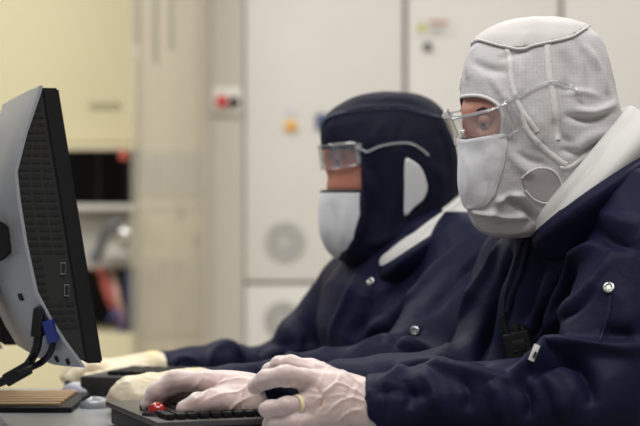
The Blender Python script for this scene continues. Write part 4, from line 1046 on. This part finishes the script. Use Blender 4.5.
# second keyboard behind
kk = empty('computer_keyboard', Q(100, 385, 2.82), 'dark grey keyboard under the cream-gloved hands', 'keyboard'); kk.location.z = DESKZ
rz = Matrix.Rotation(R(-16), 3, 'Z')
kc = V(-0.135, 2.835, 0)
MB().box(V(kc.x, kc.y, DESKZ + .016), (0.44, 0.15, 0.031), rz, 0.005).build('keyboard_body', DKGREY, kk)
for r_ in range(5):
    for c_ in range(18):
        q = V(kc.x, kc.y, 0) + rz @ V(-0.205 + c_ * 0.0195 + 0.03, -0.045 + r_ * 0.0215, 0)
        MB().box(V(q.x, q.y, DESKZ + .0345), (0.016, 0.0175, 0.008), rz, 0.002).build('key', BLACK, kk)

# slatted tray
tr_ = empty('slatted_tray', Q(30, 405, 2.70), 'shallow black tray topped with brown wooden slats at the left of the desk', 'tray'); tr_.location.z = DESKZ
WOOD = mat('wood_slat', (0.42, 0.27, 0.14), 0.4, noise_amt=0.2, nscale=30)
x1 = Q(78, 0, 2.66).x
MB().box((x1 - 0.20, 2.70, DESKZ + .0045), (0.40, 0.22, 0.007), bev=0.001).build('tray_frame', BLACK, tr_)
for k in range(6): MB().box((x1 - 0.206, 2.607 + k * 0.035, DESKZ + .0105), (0.375, 0.017, 0.004), Matrix.Rotation(R(2), 3, 'Z'), 0.001).build('slat', WOOD, tr_)
# mouse and small bits
def mouse(px, py, D, label, m, s=1.0, rot=0):
    c = Q(px, py, D); t = empty('computer_mouse', (c.x, c.y, DESKZ), label, 'mouse'); z = DESKZ + 0.001
    rm = Matrix.Rotation(rot, 3, 'Z')
    mb = MB().ball(V(c.x, c.y, z + 0.002), 1, (0.050 * s, 0.030 * s, 0.030 * s), 28, rm)
    bmesh.ops.bisect_plane(mb.bm, geom=mb.bm.verts[:] + mb.bm.edges[:] + mb.bm.faces[:], plane_co=(0, 0, z), plane_no=(0, 0, -1), clear_outer=True)
    bmesh.ops.holes_fill(mb.bm, edges=mb.bm.edges[:]); mb.build('mouse_body', m, t)
    w_ = rm @ V(-0.030 * s, 0, 0); ax_ = rm @ V(0, 1, 0); cc = V(c.x, c.y, z + 0.025 * s) + w_
    MB().cyl(cc - ax_ * .003, cc + ax_ * .003, 0.006).build('scroll_wheel', DKGREY, t)
mouse(95, 405, 2.66, 'silver computer mouse between the two keyboards', mat('mouse_silver', (0.30, 0.31, 0.33), 0.3, metal=0.3), 0.45, R(20))
mouse(78, 395, 2.84, 'white and dark computer mouse behind the slatted tray', mat('mouse_white', (0.36, 0.36, 0.42), 0.3), 0.6, R(-30))

# radio and badge on the nearer person's chest
loc = V(*Q(517, 348, 2.30))
bvt = bc1; h_, n_ = hit(bvt, 521, 347)
if h_ is not None: loc = h_ + V(-0.004, -0.012, 0)
ra = empty('two_way_radio', loc, 'black two-way radio clipped to the navy coverall front', 'radio')
rr = Matrix.Rotation(R(-14), 3, 'Y') @ Matrix.Rotation(R(-20), 3, 'Z')
def Rr(a, b, c_): return loc + rr @ V(a, b, c_)
MB().box(Rr(0.002, 0, -0.019), (0.035, 0.022, 0.080), rr, 0.005).build('radio_body', BLACK, ra)
MB().cyl(Rr(-0.010, 0, 0.020), Rr(-0.013, 0, 0.045), 0.0045, 0.0038, bev=0.001).build('antenna', BLACK, ra)
MB().cyl(Rr(0.003, -0.002, 0.020), Rr(0.003, -0.002, 0.031), 0.0048, bev=0.001).build('knob', mat('glossy_black', (0.02, 0.02, 0.02), 0.15), ra)
MB().cyl(Rr(0.012, -0.002, 0.020), Rr(0.012, -0.002, 0.028), 0.004, bev=0.001).build('knob', MATS['glossy_black'], ra)
MB().box(Rr(0.004, -0.0115, 0.004), (0.016, 0.002, 0.014), rr, 0.0006).build('speaker_grille', MATS['glossy_black'], ra)
h2_, n2_ = hit(bvt, 533, 352)
bl_ = (h2_ if h2_ is not None else V(*Q(533, 352, 2.3))) + V(0, -0.012, 0)
bd = empty('id_badge', bl_, 'small white badge with a black edge beside the radio', 'badge')
rb = Matrix.Rotation(R(22), 3, 'Y')
MB().box(bl_, (0.007, 0.002, 0.020), rb, 0.0006).build('badge_card', mat('badge_white', (0.7, 0.7, 0.7), 0.4), bd)
MB().box(bl_ + rb @ V(0.0012, -0.0015, -0.002), (0.003, 0.001, 0.008), rb).build('badge_print', BLACK, bd)
